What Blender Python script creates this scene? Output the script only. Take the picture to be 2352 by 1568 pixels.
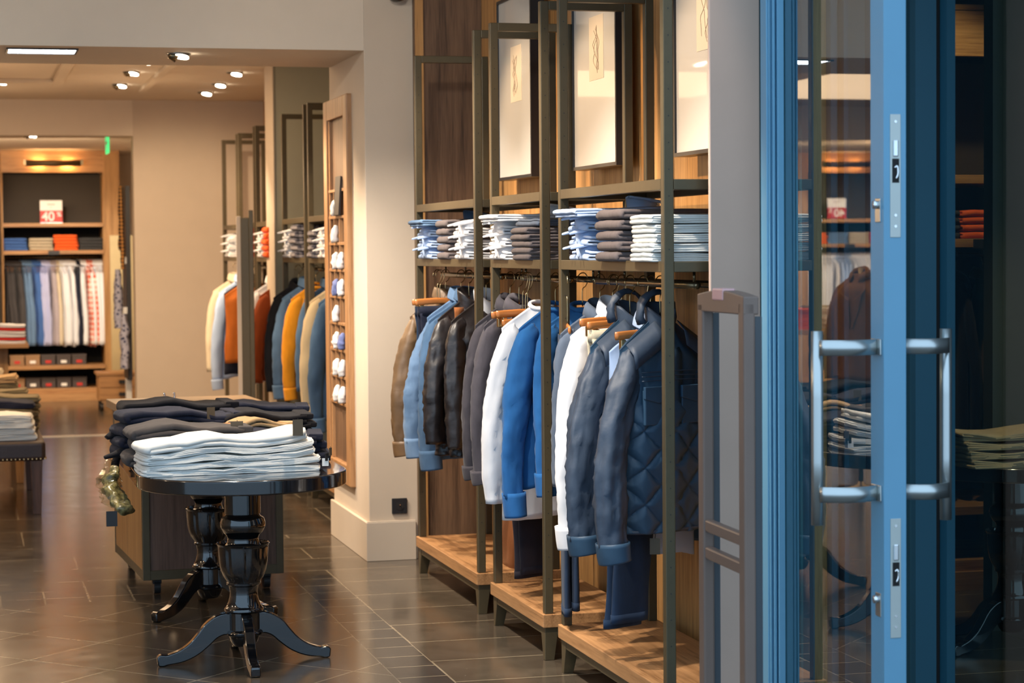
import bpy, bmesh, math, random
from mathutils import Vector, Matrix, noise
from math import sin, cos, pi, radians, sqrt, atan2
random.seed(7)
S = bpy.context.scene
C = S.collection
for o in list(bpy.data.objects): bpy.data.objects.remove(o)

# ---------------------------------------------------------------- camera
cd = bpy.data.cameras.new('camera'); cam = bpy.data.objects.new('camera', cd); C.objects.link(cam)
cam.matrix_world = (Matrix.Translation((0, 0, 1.6)) @ Matrix.Rotation(-radians(14.46), 4, 'Z')
                    @ Matrix.Rotation(radians(90 - 2.48), 4, 'X') @ Matrix.Rotation(radians(-0.5), 4, 'Z'))
cd.sensor_width = 36; cd.lens = 4890 / 2352 * 36; cd.clip_end = 200; cd.clip_start = .05
cd.dof.use_dof = True; cd.dof.focus_distance = 8.0; cd.dof.aperture_fstop = 4.5
S.camera = cam
# ---------------------------------------------------------------- world: blue hour daylight of the street
w = bpy.data.worlds.new('street_daylight'); S.world = w; w.use_nodes = True
bg = w.node_tree.nodes['Background']; bg.inputs[0].default_value = (0.52, 0.75, 1.0, 1); bg.inputs[1].default_value = 0.80
# ---------------------------------------------------------------- exposure
S.view_settings.view_transform = 'Standard'; S.view_settings.look = 'None'
S.view_settings.exposure = 1.0; S.view_settings.gamma = 1.0; S.view_settings.use_curve_mapping = False

# ---------------------------------------------------------------- lights of the shop, with added fill
WARM = (1.0, 0.68, 0.40); WARM2 = (1.0, 0.74, 0.48); NEUT = (1.0, 0.88, 0.74)
def spot(loc, tgt, watt, ang=50, col=WARM2, size=.05, blend=.6):
    l = bpy.data.lights.new('spot_and_fill_light', 'SPOT'); l.energy = watt; l.color = col; l.spot_size = radians(ang)
    l.spot_blend = blend; l.shadow_soft_size = size
    o = bpy.data.objects.new('spot_and_fill_light', l); C.objects.link(o); o.location = loc
    d = Vector(tgt) - Vector(loc); o.rotation_euler = d.to_track_quat('-Z', 'Y').to_euler(); return o
def area(loc, tgt, watt, sx, sy, col=WARM2):
    l = bpy.data.lights.new('added_fill_light', 'AREA'); l.energy = watt; l.color = col; l.shape = 'RECTANGLE'; l.size = sx; l.size_y = sy
    o = bpy.data.objects.new('added_fill_light', l); C.objects.link(o); o.location = loc
    d = Vector(tgt) - Vector(loc); o.rotation_euler = d.to_track_quat('-Z', 'Y').to_euler(); return o
# front bay: ceiling spots on racks and table, extra spots brighten pier and beam
for y, p in ((6.9, 200), (8.1, 200), (9.3, 180), (10.2, 140)):
    spot((0.9, y - .5, 3.35), (2.25, y, 1.2), p, 48, NEUT)
for y, p in ((7.0, 110), (8.3, 110), (9.5, 110)):
    spot((0.7, y, 3.2), (2.6, y + .05, 1.9), p, 36, WARM)
spot((0.3, 9.9, 3.1), (2.0, 11.3, .9), 260, 36, NEUT, .05, 1.0)  # added spots from here brighten the pier side and front
spot((0.7, 6.8, 3.35), (2.15, 10.75, .6), 75, 30, (1, .90, .78), .05, 1.0)
spot((1.9, 6.2, 3.3), (2.3, 6.9, 1.0), 25, 40, NEUT)
spot((1.0, 9.6, 3.35), (1.05, 8.3, .75), 190, 46, NEUT, .04)
spot((0.6, 8.4, 3.35), (1.0, 9.3, .8), 60, 50, WARM2, .04)
spot((0.7, 7.6, 3.35), (1.15, 7.4, 0), 60, 60, NEUT, .05)
spot((-1.0, 6.8, 3.3), (0.4, 10.77, 3.0), 60, 80, (1, .92, .80), .1, 1.0)  # added soft spots for the beam and the upper pier
spot((0.8, 6.7, 3.3), (2.2, 10.75, 2.1), 60, 44, (1, .90, .78), .1, 1.0)
# rear bay
for x, y, tx, ty, tz, p in ((1.22, 15.0, 2.2, 14.2, 1.2, 80), (1.22, 15.9, 2.2, 15.6, 1.2, 70), (1.22, 17.0, 2.2, 17.2, 1.2, 80),
                            (0.95, 12.6, 2.1, 13.3, 1.2, 90), (1.0, 15.4, 2.0, 18.9, .8, 120), (1.0, 12.4, 2.0, 11.4, 1.1, 170),
                            (0.9, 16.2, 1.75, 18.9, 1.2, 20)):
    spot((x, y, 2.84), (tx, ty, tz), p, 60, WARM2)
def glow(x, y, z, w, col=WARM):  # unseen point lamps added to brighten ceilings and the left part
    l = bpy.data.lights.new('unseen_fill_light', 'POINT'); l.energy = w; l.color = col; l.shadow_soft_size = .12
    o = bpy.data.objects.new('unseen_fill_light', l); C.objects.link(o); o.location = (x, y, z)
for x, y in ((0.2, 13.0), (1.3, 14.6), (1.3, 16.6), (0.0, 15.4), (0.1, 17.6), (-1.8, 14.4), (-1.8, 17.0)): glow(x, y, 2.2, 4)
glow(-4.8, 20.8, 2.2, 30); glow(-2.2, 7.4, 2.6, 12, WARM2); glow(-3.2, 9.0, 2.6, 16, WARM2)
spot((1.7, 7.4, 3.35), (1.25, 8.4, .8), 90, 34, WARM2)  # added to brighten the table pile in its door glass reflection
area((0.2, 14.8, 2.88), (0.2, 14.8, 0), 55, 2.4, 5.0, WARM)  # broad fill areas added over the rear rooms, without fixtures
area((-2.6, 14.8, 2.88), (-2.6, 14.8, 0), 45, 2.4, 5.0, WARM)
spot((-1.4, 8.8, 3.35), (-1.2, 9.4, 0), 40, 80, WARM2, .1, 1.0); spot((-3.0, 8.6, 3.35), (-3, 9.0, 0), 90, 90, WARM2, .1, 1.0)
area((0.0, 21.2, 2.70), (0.2, 22.6, 0.8), 75, 2.6, 1.6, WARM2)
area((-3.8, 21.2, 2.70), (-3.8, 22.6, 0.8), 75, 2.6, 1.6, WARM2)
spot((0.6, 21.0, 2.70), (0.9, 23.4, 1.1), 110, 60, NEUT)
spot((1.0, 21.4, 2.70), (1.4, 23.4, 1.1), 60, 50, NEUT)
spot((-5.0, 21.0, 2.70), (-5.3, 23.4, 1.1), 300, 60, NEUT)  # added so the left cabinet shows in the door glass

# ================================================================ materials
MATS = {}
def nodes(name):
    m = bpy.data.materials.new(name); m.use_nodes = True; nt = m.node_tree
    return m, nt, nt.nodes['Principled BSDF']
def N(nt, t, **k):
    n = nt.nodes.new(t)
    for a, b in k.items(): setattr(n, a, b)
    return n
def setp(b, **k):
    for a, v in k.items():
        n = {'rough': 'Roughness', 'metal': 'Metallic', 'coat': 'Coat Weight', 'spec': 'Specular IOR Level', 'sheen': 'Sheen Weight', 'croug': 'Coat Roughness'}[a]
        b.inputs[n].default_value = v
def coords(nt, scale=(1, 1, 1), rot=(0, 0, 0), loc=(0, 0, 0)):
    tc = N(nt, 'ShaderNodeTexCoord'); mp = N(nt, 'ShaderNodeMapping'); nt.links.new(tc.outputs['Object'], mp.inputs[0])
    mp.inputs['Scale'].default_value = scale; mp.inputs['Rotation'].default_value = rot; mp.inputs['Location'].default_value = loc
    return mp.outputs[0]
def ramp(nt, fac, stops):
    r = N(nt, 'ShaderNodeValToRGB'); nt.links.new(fac, r.inputs[0])
    e = r.color_ramp.elements
    while len(e) < len(stops): e.new(.5)
    for i, (p, c) in enumerate(stops): e[i].position = p; e[i].color = (*c, 1)
    return r.outputs[0]
def bump(nt, b, h, strength=.3, dist=.01):
    n = N(nt, 'ShaderNodeBump'); n.inputs['Strength'].default_value = strength; n.inputs['Distance'].default_value = dist
    nt.links.new(h, n.inputs['Height']); nt.links.new(n.outputs[0], b.inputs['Normal'])
def plain(name, c, rough=.5, metal=0, coat=0, spec=.5, var=.06, vs=6, bmp=0, bs=60):
    if name in MATS: return MATS[name]
    m, nt, b = nodes(name); setp(b, rough=rough, metal=metal, coat=coat, spec=spec)
    nz = N(nt, 'ShaderNodeTexNoise'); nt.links.new(coords(nt), nz.inputs['Vector']); nz.inputs['Scale'].default_value = vs; nz.inputs['Detail'].default_value = 5
    col = ramp(nt, nz.outputs['Fac'], [(.3, tuple(x * (1 - var) for x in c)), (.7, tuple(min(1, x * (1 + var)) for x in c))])
    nt.links.new(col, b.inputs['Base Color'])
    if bmp:
        n2 = N(nt, 'ShaderNodeTexNoise'); nt.links.new(coords(nt), n2.inputs['Vector']); n2.inputs['Scale'].default_value = bs; n2.inputs['Detail'].default_value = 4
        bump(nt, b, n2.outputs['Fac'], bmp, .004)
    MATS[name] = m; return m
def cloth(name, c, rough=.9, var=.12, vs=14, weave=900, wstr=.25, sheen=.06, spec=.2, streak=0, c2=None):
    if name in MATS: return MATS[name]
    m, nt, b = nodes(name); setp(b, rough=rough, sheen=sheen, spec=spec)
    nz = N(nt, 'ShaderNodeTexNoise'); nt.links.new(coords(nt, (1, 1, .5)), nz.inputs['Vector']); nz.inputs['Scale'].default_value = vs; nz.inputs['Detail'].default_value = 6
    a = c2 or tuple(x * (1 - var) for x in c); d = tuple(min(1, x * (1 + var)) for x in c)
    col = ramp(nt, nz.outputs['Fac'], [(.32, a), (.68, d)])
    nt.links.new(col, b.inputs['Base Color'])
    n2 = N(nt, 'ShaderNodeTexNoise'); nt.links.new(coords(nt, (1, 1, 1)), n2.inputs['Vector']); n2.inputs['Scale'].default_value = weave; n2.inputs['Detail'].default_value = 2
    n3 = N(nt, 'ShaderNodeTexNoise'); nt.links.new(coords(nt, (1, 1, .45)), n3.inputs['Vector']); n3.inputs['Scale'].default_value = 22; n3.inputs['Detail'].default_value = 3
    ad = N(nt, 'ShaderNodeMath', operation='MULTIPLY_ADD'); nt.links.new(n2.outputs['Fac'], ad.inputs[0]); ad.inputs[1].default_value = .12; nt.links.new(n3.outputs['Fac'], ad.inputs[2])
    bump(nt, b, ad.outputs[0], wstr, .02)
    MATS[name] = m; return m
def wood(name, c1, c2, rough=.4, axis='z', scale=1.0, spec=.4):
    if name in MATS: return MATS[name]
    m, nt, b = nodes(name); setp(b, rough=rough, spec=spec)
    s = {'z': (1, 1, .05), 'y': (1, .05, 1), 'x': (.05, 1, 1)}[axis]
    v = coords(nt, tuple(k * scale for k in s))
    nz = N(nt, 'ShaderNodeTexNoise'); nt.links.new(v, nz.inputs['Vector']); nz.inputs['Scale'].default_value = 26; nz.inputs['Detail'].default_value = 8; nz.inputs['Roughness'].default_value = .65
    nz2 = N(nt, 'ShaderNodeTexNoise'); nt.links.new(v, nz2.inputs['Vector']); nz2.inputs['Scale'].default_value = 140; nz2.inputs['Detail'].default_value = 3
    mx = N(nt, 'ShaderNodeMath', operation='MULTIPLY_ADD'); nt.links.new(nz2.outputs['Fac'], mx.inputs[0]); mx.inputs[1].default_value = .5; nt.links.new(nz.outputs['Fac'], mx.inputs[2])
    mid = tuple((p + q) / 2 for p, q in zip(c1, c2))
    col = ramp(nt, mx.outputs[0], [(.52, tuple(q * .8 for q in c1)), (.70, mid), (.92, c2)])
    nt.links.new(col, b.inputs['Base Color']); bump(nt, b, nz2.outputs['Fac'], .12, .002)
    MATS[name] = m; return m
def pattern(name, c1, c2, kind='check', scale=60, rough=.85):
    if name in MATS: return MATS[name]
    m, nt, b = nodes(name); setp(b, rough=rough, spec=.25)
    v = coords(nt, (1, 1, 1), (.3, .2, .5) if kind == 'blot' else (0, 0, 0))
    if kind == 'blot':
        t = N(nt, 'ShaderNodeTexVoronoi'); nt.links.new(v, t.inputs['Vector']); t.inputs['Scale'].default_value = scale; f = t.outputs['Distance']
        col = ramp(nt, f, [(.3, c1), (.45, c2)])
    else:
        sx = N(nt, 'ShaderNodeSeparateXYZ'); nt.links.new(v, sx.inputs[0])
        def st(o):
            a = N(nt, 'ShaderNodeMath', operation='MULTIPLY'); nt.links.new(o, a.inputs[0]); a.inputs[1].default_value = scale
            s = N(nt, 'ShaderNodeMath', operation='SINE'); nt.links.new(a.outputs[0], s.inputs[0])
            g = N(nt, 'ShaderNodeMath', operation='GREATER_THAN'); nt.links.new(s.outputs[0], g.inputs[0]); g.inputs[1].default_value = .2; return g.outputs[0]
        a = N(nt, 'ShaderNodeMath', operation='ADD'); nt.links.new(st(sx.outputs[0]), a.inputs[0]); nt.links.new(st(sx.outputs[2]), a.inputs[1])
        h = N(nt, 'ShaderNodeMath', operation='MULTIPLY'); nt.links.new(a.outputs[0], h.inputs[0]); h.inputs[1].default_value = .5
        col = ramp(nt, h.outputs[0], [(0, c1), (1, c2)])
    nt.links.new(col, b.inputs['Base Color']); MATS[name] = m; return m
def emit(name, c, s):
    if name in MATS: return MATS[name]
    m, nt, b = nodes(name); b.inputs['Base Color'].default_value = (*c, 1); b.inputs['Emission Color'].default_value = (*c, 1); b.inputs['Emission Strength'].default_value = s
    MATS[name] = m; return m
def glass(name, tint, f0, tr=1.0):
    if name in MATS: return MATS[name]
    m = bpy.data.materials.new(name); m.use_nodes = True; nt = m.node_tree; nt.nodes.remove(nt.nodes['Principled BSDF'])
    out = nt.nodes['Material Output']; t = N(nt, 'ShaderNodeBsdfTransparent'); t.inputs[0].default_value = (*tint, 1)
    g = N(nt, 'ShaderNodeBsdfGlossy'); g.inputs['Roughness'].default_value = 0.0; g.inputs['Color'].default_value = (.95, .98, 1, 1)
    fr = N(nt, 'ShaderNodeFresnel'); fr.inputs['IOR'].default_value = f0
    ge = N(nt, 'ShaderNodeNewGeometry'); iv = N(nt, 'ShaderNodeMath', operation='SUBTRACT'); iv.inputs[0].default_value = 1; nt.links.new(ge.outputs['Backfacing'], iv.inputs[1])
    fm = N(nt, 'ShaderNodeMath', operation='MULTIPLY'); nt.links.new(fr.outputs[0], fm.inputs[0]); nt.links.new(iv.outputs[0], fm.inputs[1])
    mx = N(nt, 'ShaderNodeMixShader'); nt.links.new(fm.outputs[0], mx.inputs[0]); nt.links.new(t.outputs[0], mx.inputs[1]); nt.links.new(g.outputs[0], mx.inputs[2])
    nt.links.new(mx.outputs[0], out.inputs[0]); MATS[name] = m; return m

M_WALL = plain('wall_paint_beige', (.60, .50, .39), .75, bmp=.08, bs=90, var=.02)
M_CEIL = plain('ceiling_paint', (.70, .60, .48), .8, var=.02)
M_GREEN = plain('wall_paint_olive_shaded', (.42, .40, .30), .8, var=.03)
M_SKIRT = plain('skirting_paint', (.58, .49, .39), .5, var=.02)
M_RACK = plain('bronze_painted_steel', (.105, .080, .042), .42, metal=.35, var=.05, vs=30)
M_ROD = plain('dark_brass_tube', (.22, .17, .10), .25, metal=.9, var=.05)
M_BRASS = plain('brass_wire', (.62, .46, .24), .22, metal=1, var=.03)
M_OAK = wood('oak_plank_y', (.25, .115, .042), (.50, .26, .11), .42, 'y')
M_OAKP = wood('oak_panel_z', (.34, .16, .05), (.60, .32, .115), .45, 'z')
M_WALN = wood('walnut_panel_z', (.08, .045, .027), (.20, .115, .066), .45, 'z')
M_NICHE = wood('niche_oak', (.26, .125, .05), (.46, .25, .115), .4, 'z')
M_CAB = wood('cabinet_oak', (.26, .125, .04), (.46, .25, .09), .45, 'z')
M_CABX = wood('cabinet_oak_shelf', (.28, .13, .05), (.5, .27, .11), .45, 'x')
M_HANG = wood('hanger_wood', (.42, .13, .03), (.62, .23, .06), .25, 'x', 1, .6)
M_BOXW = wood('box_walnut', (.085, .05, .035), (.17, .10, .07), .5, 'z')
M_BLACK = plain('black_lacquer', (.006, .006, .007), .09, coat=1.0, spec=.6, var=.0)
M_TOP = plain('black_lacquer_top', (.010, .009, .010), .14, coat=.8, spec=.6, var=.0)
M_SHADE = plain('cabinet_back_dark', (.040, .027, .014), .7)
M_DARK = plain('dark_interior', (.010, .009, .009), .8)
M_LEATH = plain('bench_leather', (.035, .018, .013), .4, bmp=.3, bs=80, var=.15)
M_LEG = wood('bench_leg_wood', (.06, .03, .02), (.13, .07, .05), .4)
M_DOOR = plain('door_frame_paint', (.15, .36, .52), .45, var=.02)
M_DOORD = plain('door_frame_dark_shaded_paint', (.022, .10, .145), .5, var=.02)  # darker copy of the door paint, carries the far jamb's shade
M_TEALD = plain('facade_dark_paint', (.045, .13, .16), .6, var=.05)
M_STEEL = plain('brushed_steel', (.55, .58, .57), .3, metal=.9, var=.03)
M_CHROME = plain('chrome', (.8, .8, .8), .12, metal=1, var=.0)
M_PLATE = plain('latch_plate', (.50, .53, .50), .4, metal=.5, var=.03)
M_GATE = plain('gate_plastic', (.20, .135, .105), .4, var=.04)
M_GATED = plain('gate_dark_side', (.05, .06, .07), .35, var=.04)
M_PINK = plain('gate_lamp_cover', (.75, .42, .40), .3)
M_FRAME = plain('picture_frame_dark', (.012, .012, .014), .3)
M_PAPER = plain('poster_paper', (.68, .67, .63), .25, var=.01, coat=.6)
M_PAPER2 = plain('sketch_paper', (.80, .71, .57), .5, var=.02)
M_INK = plain('sketch_ink', (.35, .26, .18), .6)
M_OUTLET = plain('outlet_plastic', (.018, .02, .024), .35)
M_TAGD = plain('black_card', (.018, .016, .016), .5); M_TAGB = plain('olive_card', (.10, .075, .045), .5)
M_TAGW = plain('white_card', (.85, .82, .76), .5)
M_WHITE = plain('white_print', (.85, .84, .80), .5)
M_RED = plain('sign_red', (.55, .03, .02), .4)
M_GREENL = emit('exit_sign_green', (.04, .55, .16), .8)
M_STRIP = emit('exit_lamp_glow', (.55, .95, .7), .9)
M_LAMP = emit('lamp_glow', (1, .88, .68), 14)
M_LAMPC = emit('lamp_panel_glow', (.85, .93, 1), 9)
M_GLASS = glass('door_glass', (.80, .90, .93), 3.2)
M_GLASS2 = glass('side_glass', (.58, .66, .64), 1.5)
M_THRESH = plain('brass_threshold', (.75, .66, .50), .35, metal=.6)
M_SCARF = plain('scarf_pack_film', (.20, .17, .07), .3, coat=.3, var=.8, vs=60)

# floor: brown stone tiles with thin pale joints
def tiles(name, c1, c2, bw, rh, rot, loc, off=.5, mortar=.0095):
    m, nt, b = nodes(name); setp(b, rough=.16, spec=.55)
    v = coords(nt, (1, 1, 1), (0, 0, rot), loc)
    br = N(nt, 'ShaderNodeTexBrick'); nt.links.new(v, br.inputs['Vector']); br.inputs['Scale'].default_value = 1
    br.inputs['Brick Width'].default_value = bw; br.inputs['Row Height'].default_value = rh; br.inputs['Mortar Size'].default_value = mortar / 2
    br.inputs['Mortar Smooth'].default_value = .1; br.offset = off; br.inputs['Bias'].default_value = 0
    br.inputs['Color1'].default_value = (*c1, 1); br.inputs['Color2'].default_value = (*c2, 1); br.inputs['Mortar'].default_value = (.27, .22, .15, 1)
    nz = N(nt, 'ShaderNodeTexNoise'); nt.links.new(coords(nt), nz.inputs['Vector']); nz.inputs['Scale'].default_value = 5; nz.inputs['Detail'].default_value = 9; nz.inputs['Roughness'].default_value = .7
    var = ramp(nt, nz.outputs['Fac'], [(.3, (.65, .65, .65)), (.7, (1.25, 1.25, 1.25))])
    mu = N(nt, 'ShaderNodeMix', data_type='RGBA', blend_type='MULTIPLY'); mu.inputs[0].default_value = 1
    nt.links.new(br.outputs['Color'], mu.inputs[6]); nt.links.new(var, mu.inputs[7])
    n2 = N(nt, 'ShaderNodeTexVoronoi'); nt.links.new(coords(nt), n2.inputs['Vector']); n2.inputs['Scale'].default_value = 26
    sp = ramp(nt, n2.outputs['Distance'], [(.05, (1, 1, 1)), (.09, (0, 0, 0))])
    n3 = N(nt, 'ShaderNodeTexNoise'); nt.links.new(coords(nt), n3.inputs['Vector']); n3.inputs['Scale'].default_value = 9
    k = N(nt, 'ShaderNodeMath', operation='GREATER_THAN'); nt.links.new(n3.outputs['Fac'], k.inputs[0]); k.inputs[1].default_value = .53
    km = N(nt, 'ShaderNodeMath', operation='MULTIPLY'); nt.links.new(sp, km.inputs[0]); nt.links.new(k.outputs[0], km.inputs[1])
    km2 = N(nt, 'ShaderNodeMath', operation='MULTIPLY'); nt.links.new(km.outputs[0], km2.inputs[0]); km2.inputs[1].default_value = .55
    mz = N(nt, 'ShaderNodeMix', data_type='RGBA'); nt.links.new(km2.outputs[0], mz.inputs[0]); nt.links.new(mu.outputs[2], mz.inputs[6]); mz.inputs[7].default_value = (.32, .27, .2, 1)
    nt.links.new(mz.outputs[2], b.inputs['Base Color'])
    rg = N(nt, 'ShaderNodeMapRange'); nt.links.new(nz.outputs['Fac'], rg.inputs[0]); rg.inputs[3].default_value = .10; rg.inputs[4].default_value = .26
    nt.links.new(rg.outputs[0], b.inputs['Roughness'])
    bump(nt, b, br.outputs['Fac'], -.15, .002)
    return m
T1, T2 = (.088, .070, .050), (.068, .054, .040)
D1, D2 = (.040, .036, .033), (.052, .046, .040)

# ================================================================ mesh helpers
def link(name, bm, mat, parent=None, smooth=False, bevel=0, solid=0, sub=0, loc=None, rot=None, seg=2):
    bmesh.ops.recalc_face_normals(bm, faces=bm.faces)
    me = bpy.data.meshes.new(name); bm.to_mesh(me); bm.free()
    for m in (mat if isinstance(mat, (list, tuple)) else [mat]): me.materials.append(m)
    if smooth:
        for p in me.polygons: p.use_smooth = True
        if smooth == 'auto': me.set_sharp_from_angle(angle=radians(38))
    o = bpy.data.objects.new(name, me); C.objects.link(o)
    if parent: o.parent = parent
    if loc: o.location = loc
    if rot: o.rotation_euler = rot
    if solid:
        s = o.modifiers.new('thickness', 'SOLIDIFY'); s.thickness = solid; s.offset = 0; s.use_even_offset = False
    if bevel:
        b = o.modifiers.new('bevel', 'BEVEL'); b.width = bevel; b.segments = seg; b.limit_method = 'ANGLE'; b.angle_limit = radians(40)
        b.harden_normals = False
    if sub:
        s = o.modifiers.new('sub', 'SUBSURF'); s.levels = sub; s.render_levels = sub
    return o
def tag(o, label, cat, group=None, kind=None):
    o['label'] = label; o['category'] = cat
    if group: o['group'] = group
    if kind: o['kind'] = kind
    return o
def empty(name, loc=(0, 0, 0), rz=0, label=None, cat=None, group=None):
    o = bpy.data.objects.new(name, None); C.objects.link(o); o.location = loc; o.rotation_euler = (0, 0, rz); o.empty_display_size = .05
    if label: tag(o, label, cat, group)
    return o
def struct(o): o['kind'] = 'structure'; return o
def nb(): return bmesh.new()
def box(bm, x0, x1, y0, y1, z0, z1, M=None):
    vs = [bm.verts.new((x, y, z)) for x in (x0, x1) for y in (y0, y1) for z in (z0, z1)]
    for f in ((0, 1, 3, 2), (4, 6, 7, 5), (0, 4, 5, 1), (2, 3, 7, 6), (0, 2, 6, 4), (1, 5, 7, 3)): bm.faces.new([vs[i] for i in f])
    if M: bmesh.ops.transform(bm, matrix=M, verts=vs)
    return bm
def B(x0, x1, y0, y1, z0, z1): return box(nb(), x0, x1, y0, y1, z0, z1)
def loft(bm, rings, closed=True, cap0=True, cap1=True):
    R = [[bm.verts.new(p) for p in r] for r in rings]; n = len(R[0])
    for a, b in zip(R, R[1:]):
        for i in range(n if closed else n - 1):
            j = (i + 1) % n; bm.faces.new((a[i], a[j], b[j], b[i]))
    if cap0 and closed: bm.faces.new(R[0][::-1])
    if cap1 and closed: bm.faces.new(R[-1])
    return R
def cat(pts, n):
    P = [Vector(p) for p in pts]; P = [P[0] * 2 - P[1]] + P + [P[-1] * 2 - P[-2]]; out = []
    m = len(P) - 3
    for k in range(n):
        t = k / (n - 1) * m; i = min(int(t), m - 1); u = t - i; a, b, c, d = P[i:i + 4]
        out.append(.5 * ((2 * b) + (c - a) * u + (2 * a - 5 * b + 4 * c - d) * u * u + (3 * b - a - 3 * c + d) * u ** 3))
    return out
def lerpl(L, t):
    t = max(0, min(1, t)) * (len(L) - 1); i = min(int(t), len(L) - 2); return L[i] + (L[i + 1] - L[i]) * (t - i)
def tube(bm, pts, r, n=10, k=24, up=(0, 1, 0), sq=None, cap=True, disp=None):
    """tube along a smooth path; r = radius, or list of (r_side, r_up)"""
    P = cat(pts, k) if k else [Vector(p) for p in pts]; K = len(P); rings = []
    for i, p in enumerate(P):
        t = (P[min(i + 1, K - 1)] - P[max(i - 1, 0)]).normalized(); u = Vector(up); s = t.cross(u)
        if s.length < 1e-4: s = t.cross(Vector((1, 0, 0)))
        s.normalize(); u = s.cross(t).normalized()
        if isinstance(r, (list, tuple)):
            ra = lerpl([q[0] for q in r], i / (K - 1)); rb = lerpl([q[1] for q in r], i / (K - 1))
        else: ra = rb = r
        ring = []
        for j in range(n):
            a = 2 * pi * j / n; q = p + s * (ra * cos(a)) + u * (rb * sin(a))
            if disp: q = disp(q, a, i / (K - 1), p)
            ring.append(q)
        rings.append(ring)
    loft(bm, rings, True, cap, cap); return bm
def lathe(bm, prof, n=40, cx=0, cy=0, flute=None):
    rings = []
    for z, r in prof:
        rings.append([Vector((cx + r * cos(2 * pi * i / n), cy + r * sin(2 * pi * i / n), z)) for i in range(n)])
    loft(bm, rings); return bm
def prism(bm, poly, axis, a, b):
    """extrude a 2D outline along an axis between a and b"""
    def P(u, v, w): return {'x': (w, u, v), 'y': (u, w, v), 'z': (u, v, w)}[axis]
    A = [bm.verts.new(P(u, v, a)) for u, v in poly]; Bv = [bm.verts.new(P(u, v, b)) for u, v in poly]; n = len(poly)
    bm.faces.new(A[::-1]); bm.faces.new(Bv)
    for i in range(n): bm.faces.new((A[i], A[(i + 1) % n], Bv[(i + 1) % n], Bv[i]))
    return bm
def text(s, name, size, mat, parent, loc, rot, ext=.0006, align='CENTER'):
    cu = bpy.data.curves.new(name, 'FONT'); cu.body = s; cu.size = size; cu.extrude = ext; cu.offset = size * .018; cu.align_x = align; cu.align_y = 'CENTER'
    cu.materials.append(mat); t = bpy.data.objects.new(name, cu); C.objects.link(t); bpy.context.view_layer.update()
    me = bpy.data.meshes.new_from_object(t.evaluated_get(bpy.context.evaluated_depsgraph_get())); bpy.data.objects.remove(t)
    if not me.materials: me.materials.append(mat)
    o = bpy.data.objects.new(name, me); C.objects.link(o); o.parent = parent; o.location = loc; o.rotation_euler = rot; return o
def nz(*a): return noise.noise(Vector(a))

# ================================================================ the setting
CZ = 3.42     # ceiling of the front bay
CR = 2.93     # ceiling of the rear bay
def quad_floor():
    bm = nb()
    def q(x0, x1, y0, y1, mi):
        f = bm.faces.new([bm.verts.new(p) for p in ((x0, y0, 0), (x1, y0, 0), (x1, y1, 0), (x0, y1, 0))]); f.material_index = mi
    XL, XB, XC = -7, 1.541, 1.741
    q(XC, 6.6, -2, 11.9, 0); q(XB, XC, -2, 10.35, 1); q(XL, XB, -2, 9.87, 2); q(XL, XB, 9.87, 10.35, 1)
    q(XL, XC, 10.35, 11.9, 0); q(XL, 4.2, 11.9, 24.3, 3)
    return bm
struct(link('floor', quad_floor(), [tiles('stone_tiles_by_racks', T1, T2, 1.2, .413, 0, (.06, -.205, 0), .5), tiles('stone_tiles_dark_border', D1, D2, .2, .207, 0, (.059, .1, 0), 0),
                              tiles('stone_tiles_diagonal', (.095, .074, .052), (.078, .061, .044), .42, .42, radians(45), (0, .1, 0), 0), tiles('stone_tiles_rear', (.070, .056, .042), (.054, .044, .034), 1.2, .6, 0, (.3, .1, 0), .5)]))
struct(link('wall_pier', B(2.008, 3.0, 10.765, 11.83, 0, CZ), M_WALL, bevel=.004))
bm = nb(); box(bm, 1.99, 2.25, 10.745, 10.765, 0, .2); box(bm, 1.99, 2.008, 10.765, 11.85, 0, .2); box(bm, 1.993, 2.25, 10.75, 10.765, .2, .205)
struct(link('baseboard_pier', bm, M_SKIRT, bevel=.004))
struct(link('trim_1', B(-7, 2.008, 10.765, 11.78, 2.62, CZ), M_CEIL))
struct(link('ceiling', B(-7, 6.6, 6.2, 10.9, CZ, CZ + .1), M_CEIL))
bm = nb()                                    # rear ceiling with shallow recessed panels
box(bm, -7, 4.2, 11.78, 19.1, CR, CR + .1); box(bm, -7, 4.2, 19.1, 24.3, 2.71, 2.81)
struct(link('ceiling_rear', bm, M_CEIL))
bm = nb(); box(bm, -1.6, .78, 13.2, 14.0, CR - .03, CR); box(bm, .70, .78, 14.0, 16.9, CR - .03, CR); box(bm, -1.6, .70, 16.7, 16.9, CR - .03, CR)
box(bm, 1.42, 1.48, 13.0, 17.6, CR - .03, CR)
struct(link('trim_2', bm, M_CEIL, bevel=.006))
struct(link('wall_olive', B(2.163, 3.4, 15.1, 15.18, 0, CR), M_GREEN))  # shade of this face is put into the olive, lit edge stays beige
struct(link('wall_olive_end', B(2.155, 2.163, 15.09, 15.5, 0, CR), M_WALL))
bm = nb(); box(bm, 1.47, 3.4, 18.92, 19.15, 0, CR)
struct(link('wall_rear', bm, M_WALL))
struct(link('wall_rear_header', B(-7, 1.47, 18.93, 19.12, 2.62, CR), M_CEIL))
struct(link('wall_far', B(-7, 3.4, 24.25, 24.35, 0, CR), M_WALL))
struct(link('wall_left', B(-7.1, -7, 5.4, 24.3, 0, CZ), M_WALL))
bm = nb(); box(bm, 2.62, 2.7, 6.4, 10.765, 0, CZ)
struct(link('wall_right', bm, M_OAKP))
struct(link('wall_right_mid', B(3.0, 3.1, 11.83, 15.1, 0, CR), M_GREEN))
struct(link('wall_right_rear', B(2.62, 2.7, 15.18, 18.92, 0, CR), M_OAKP))
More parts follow.
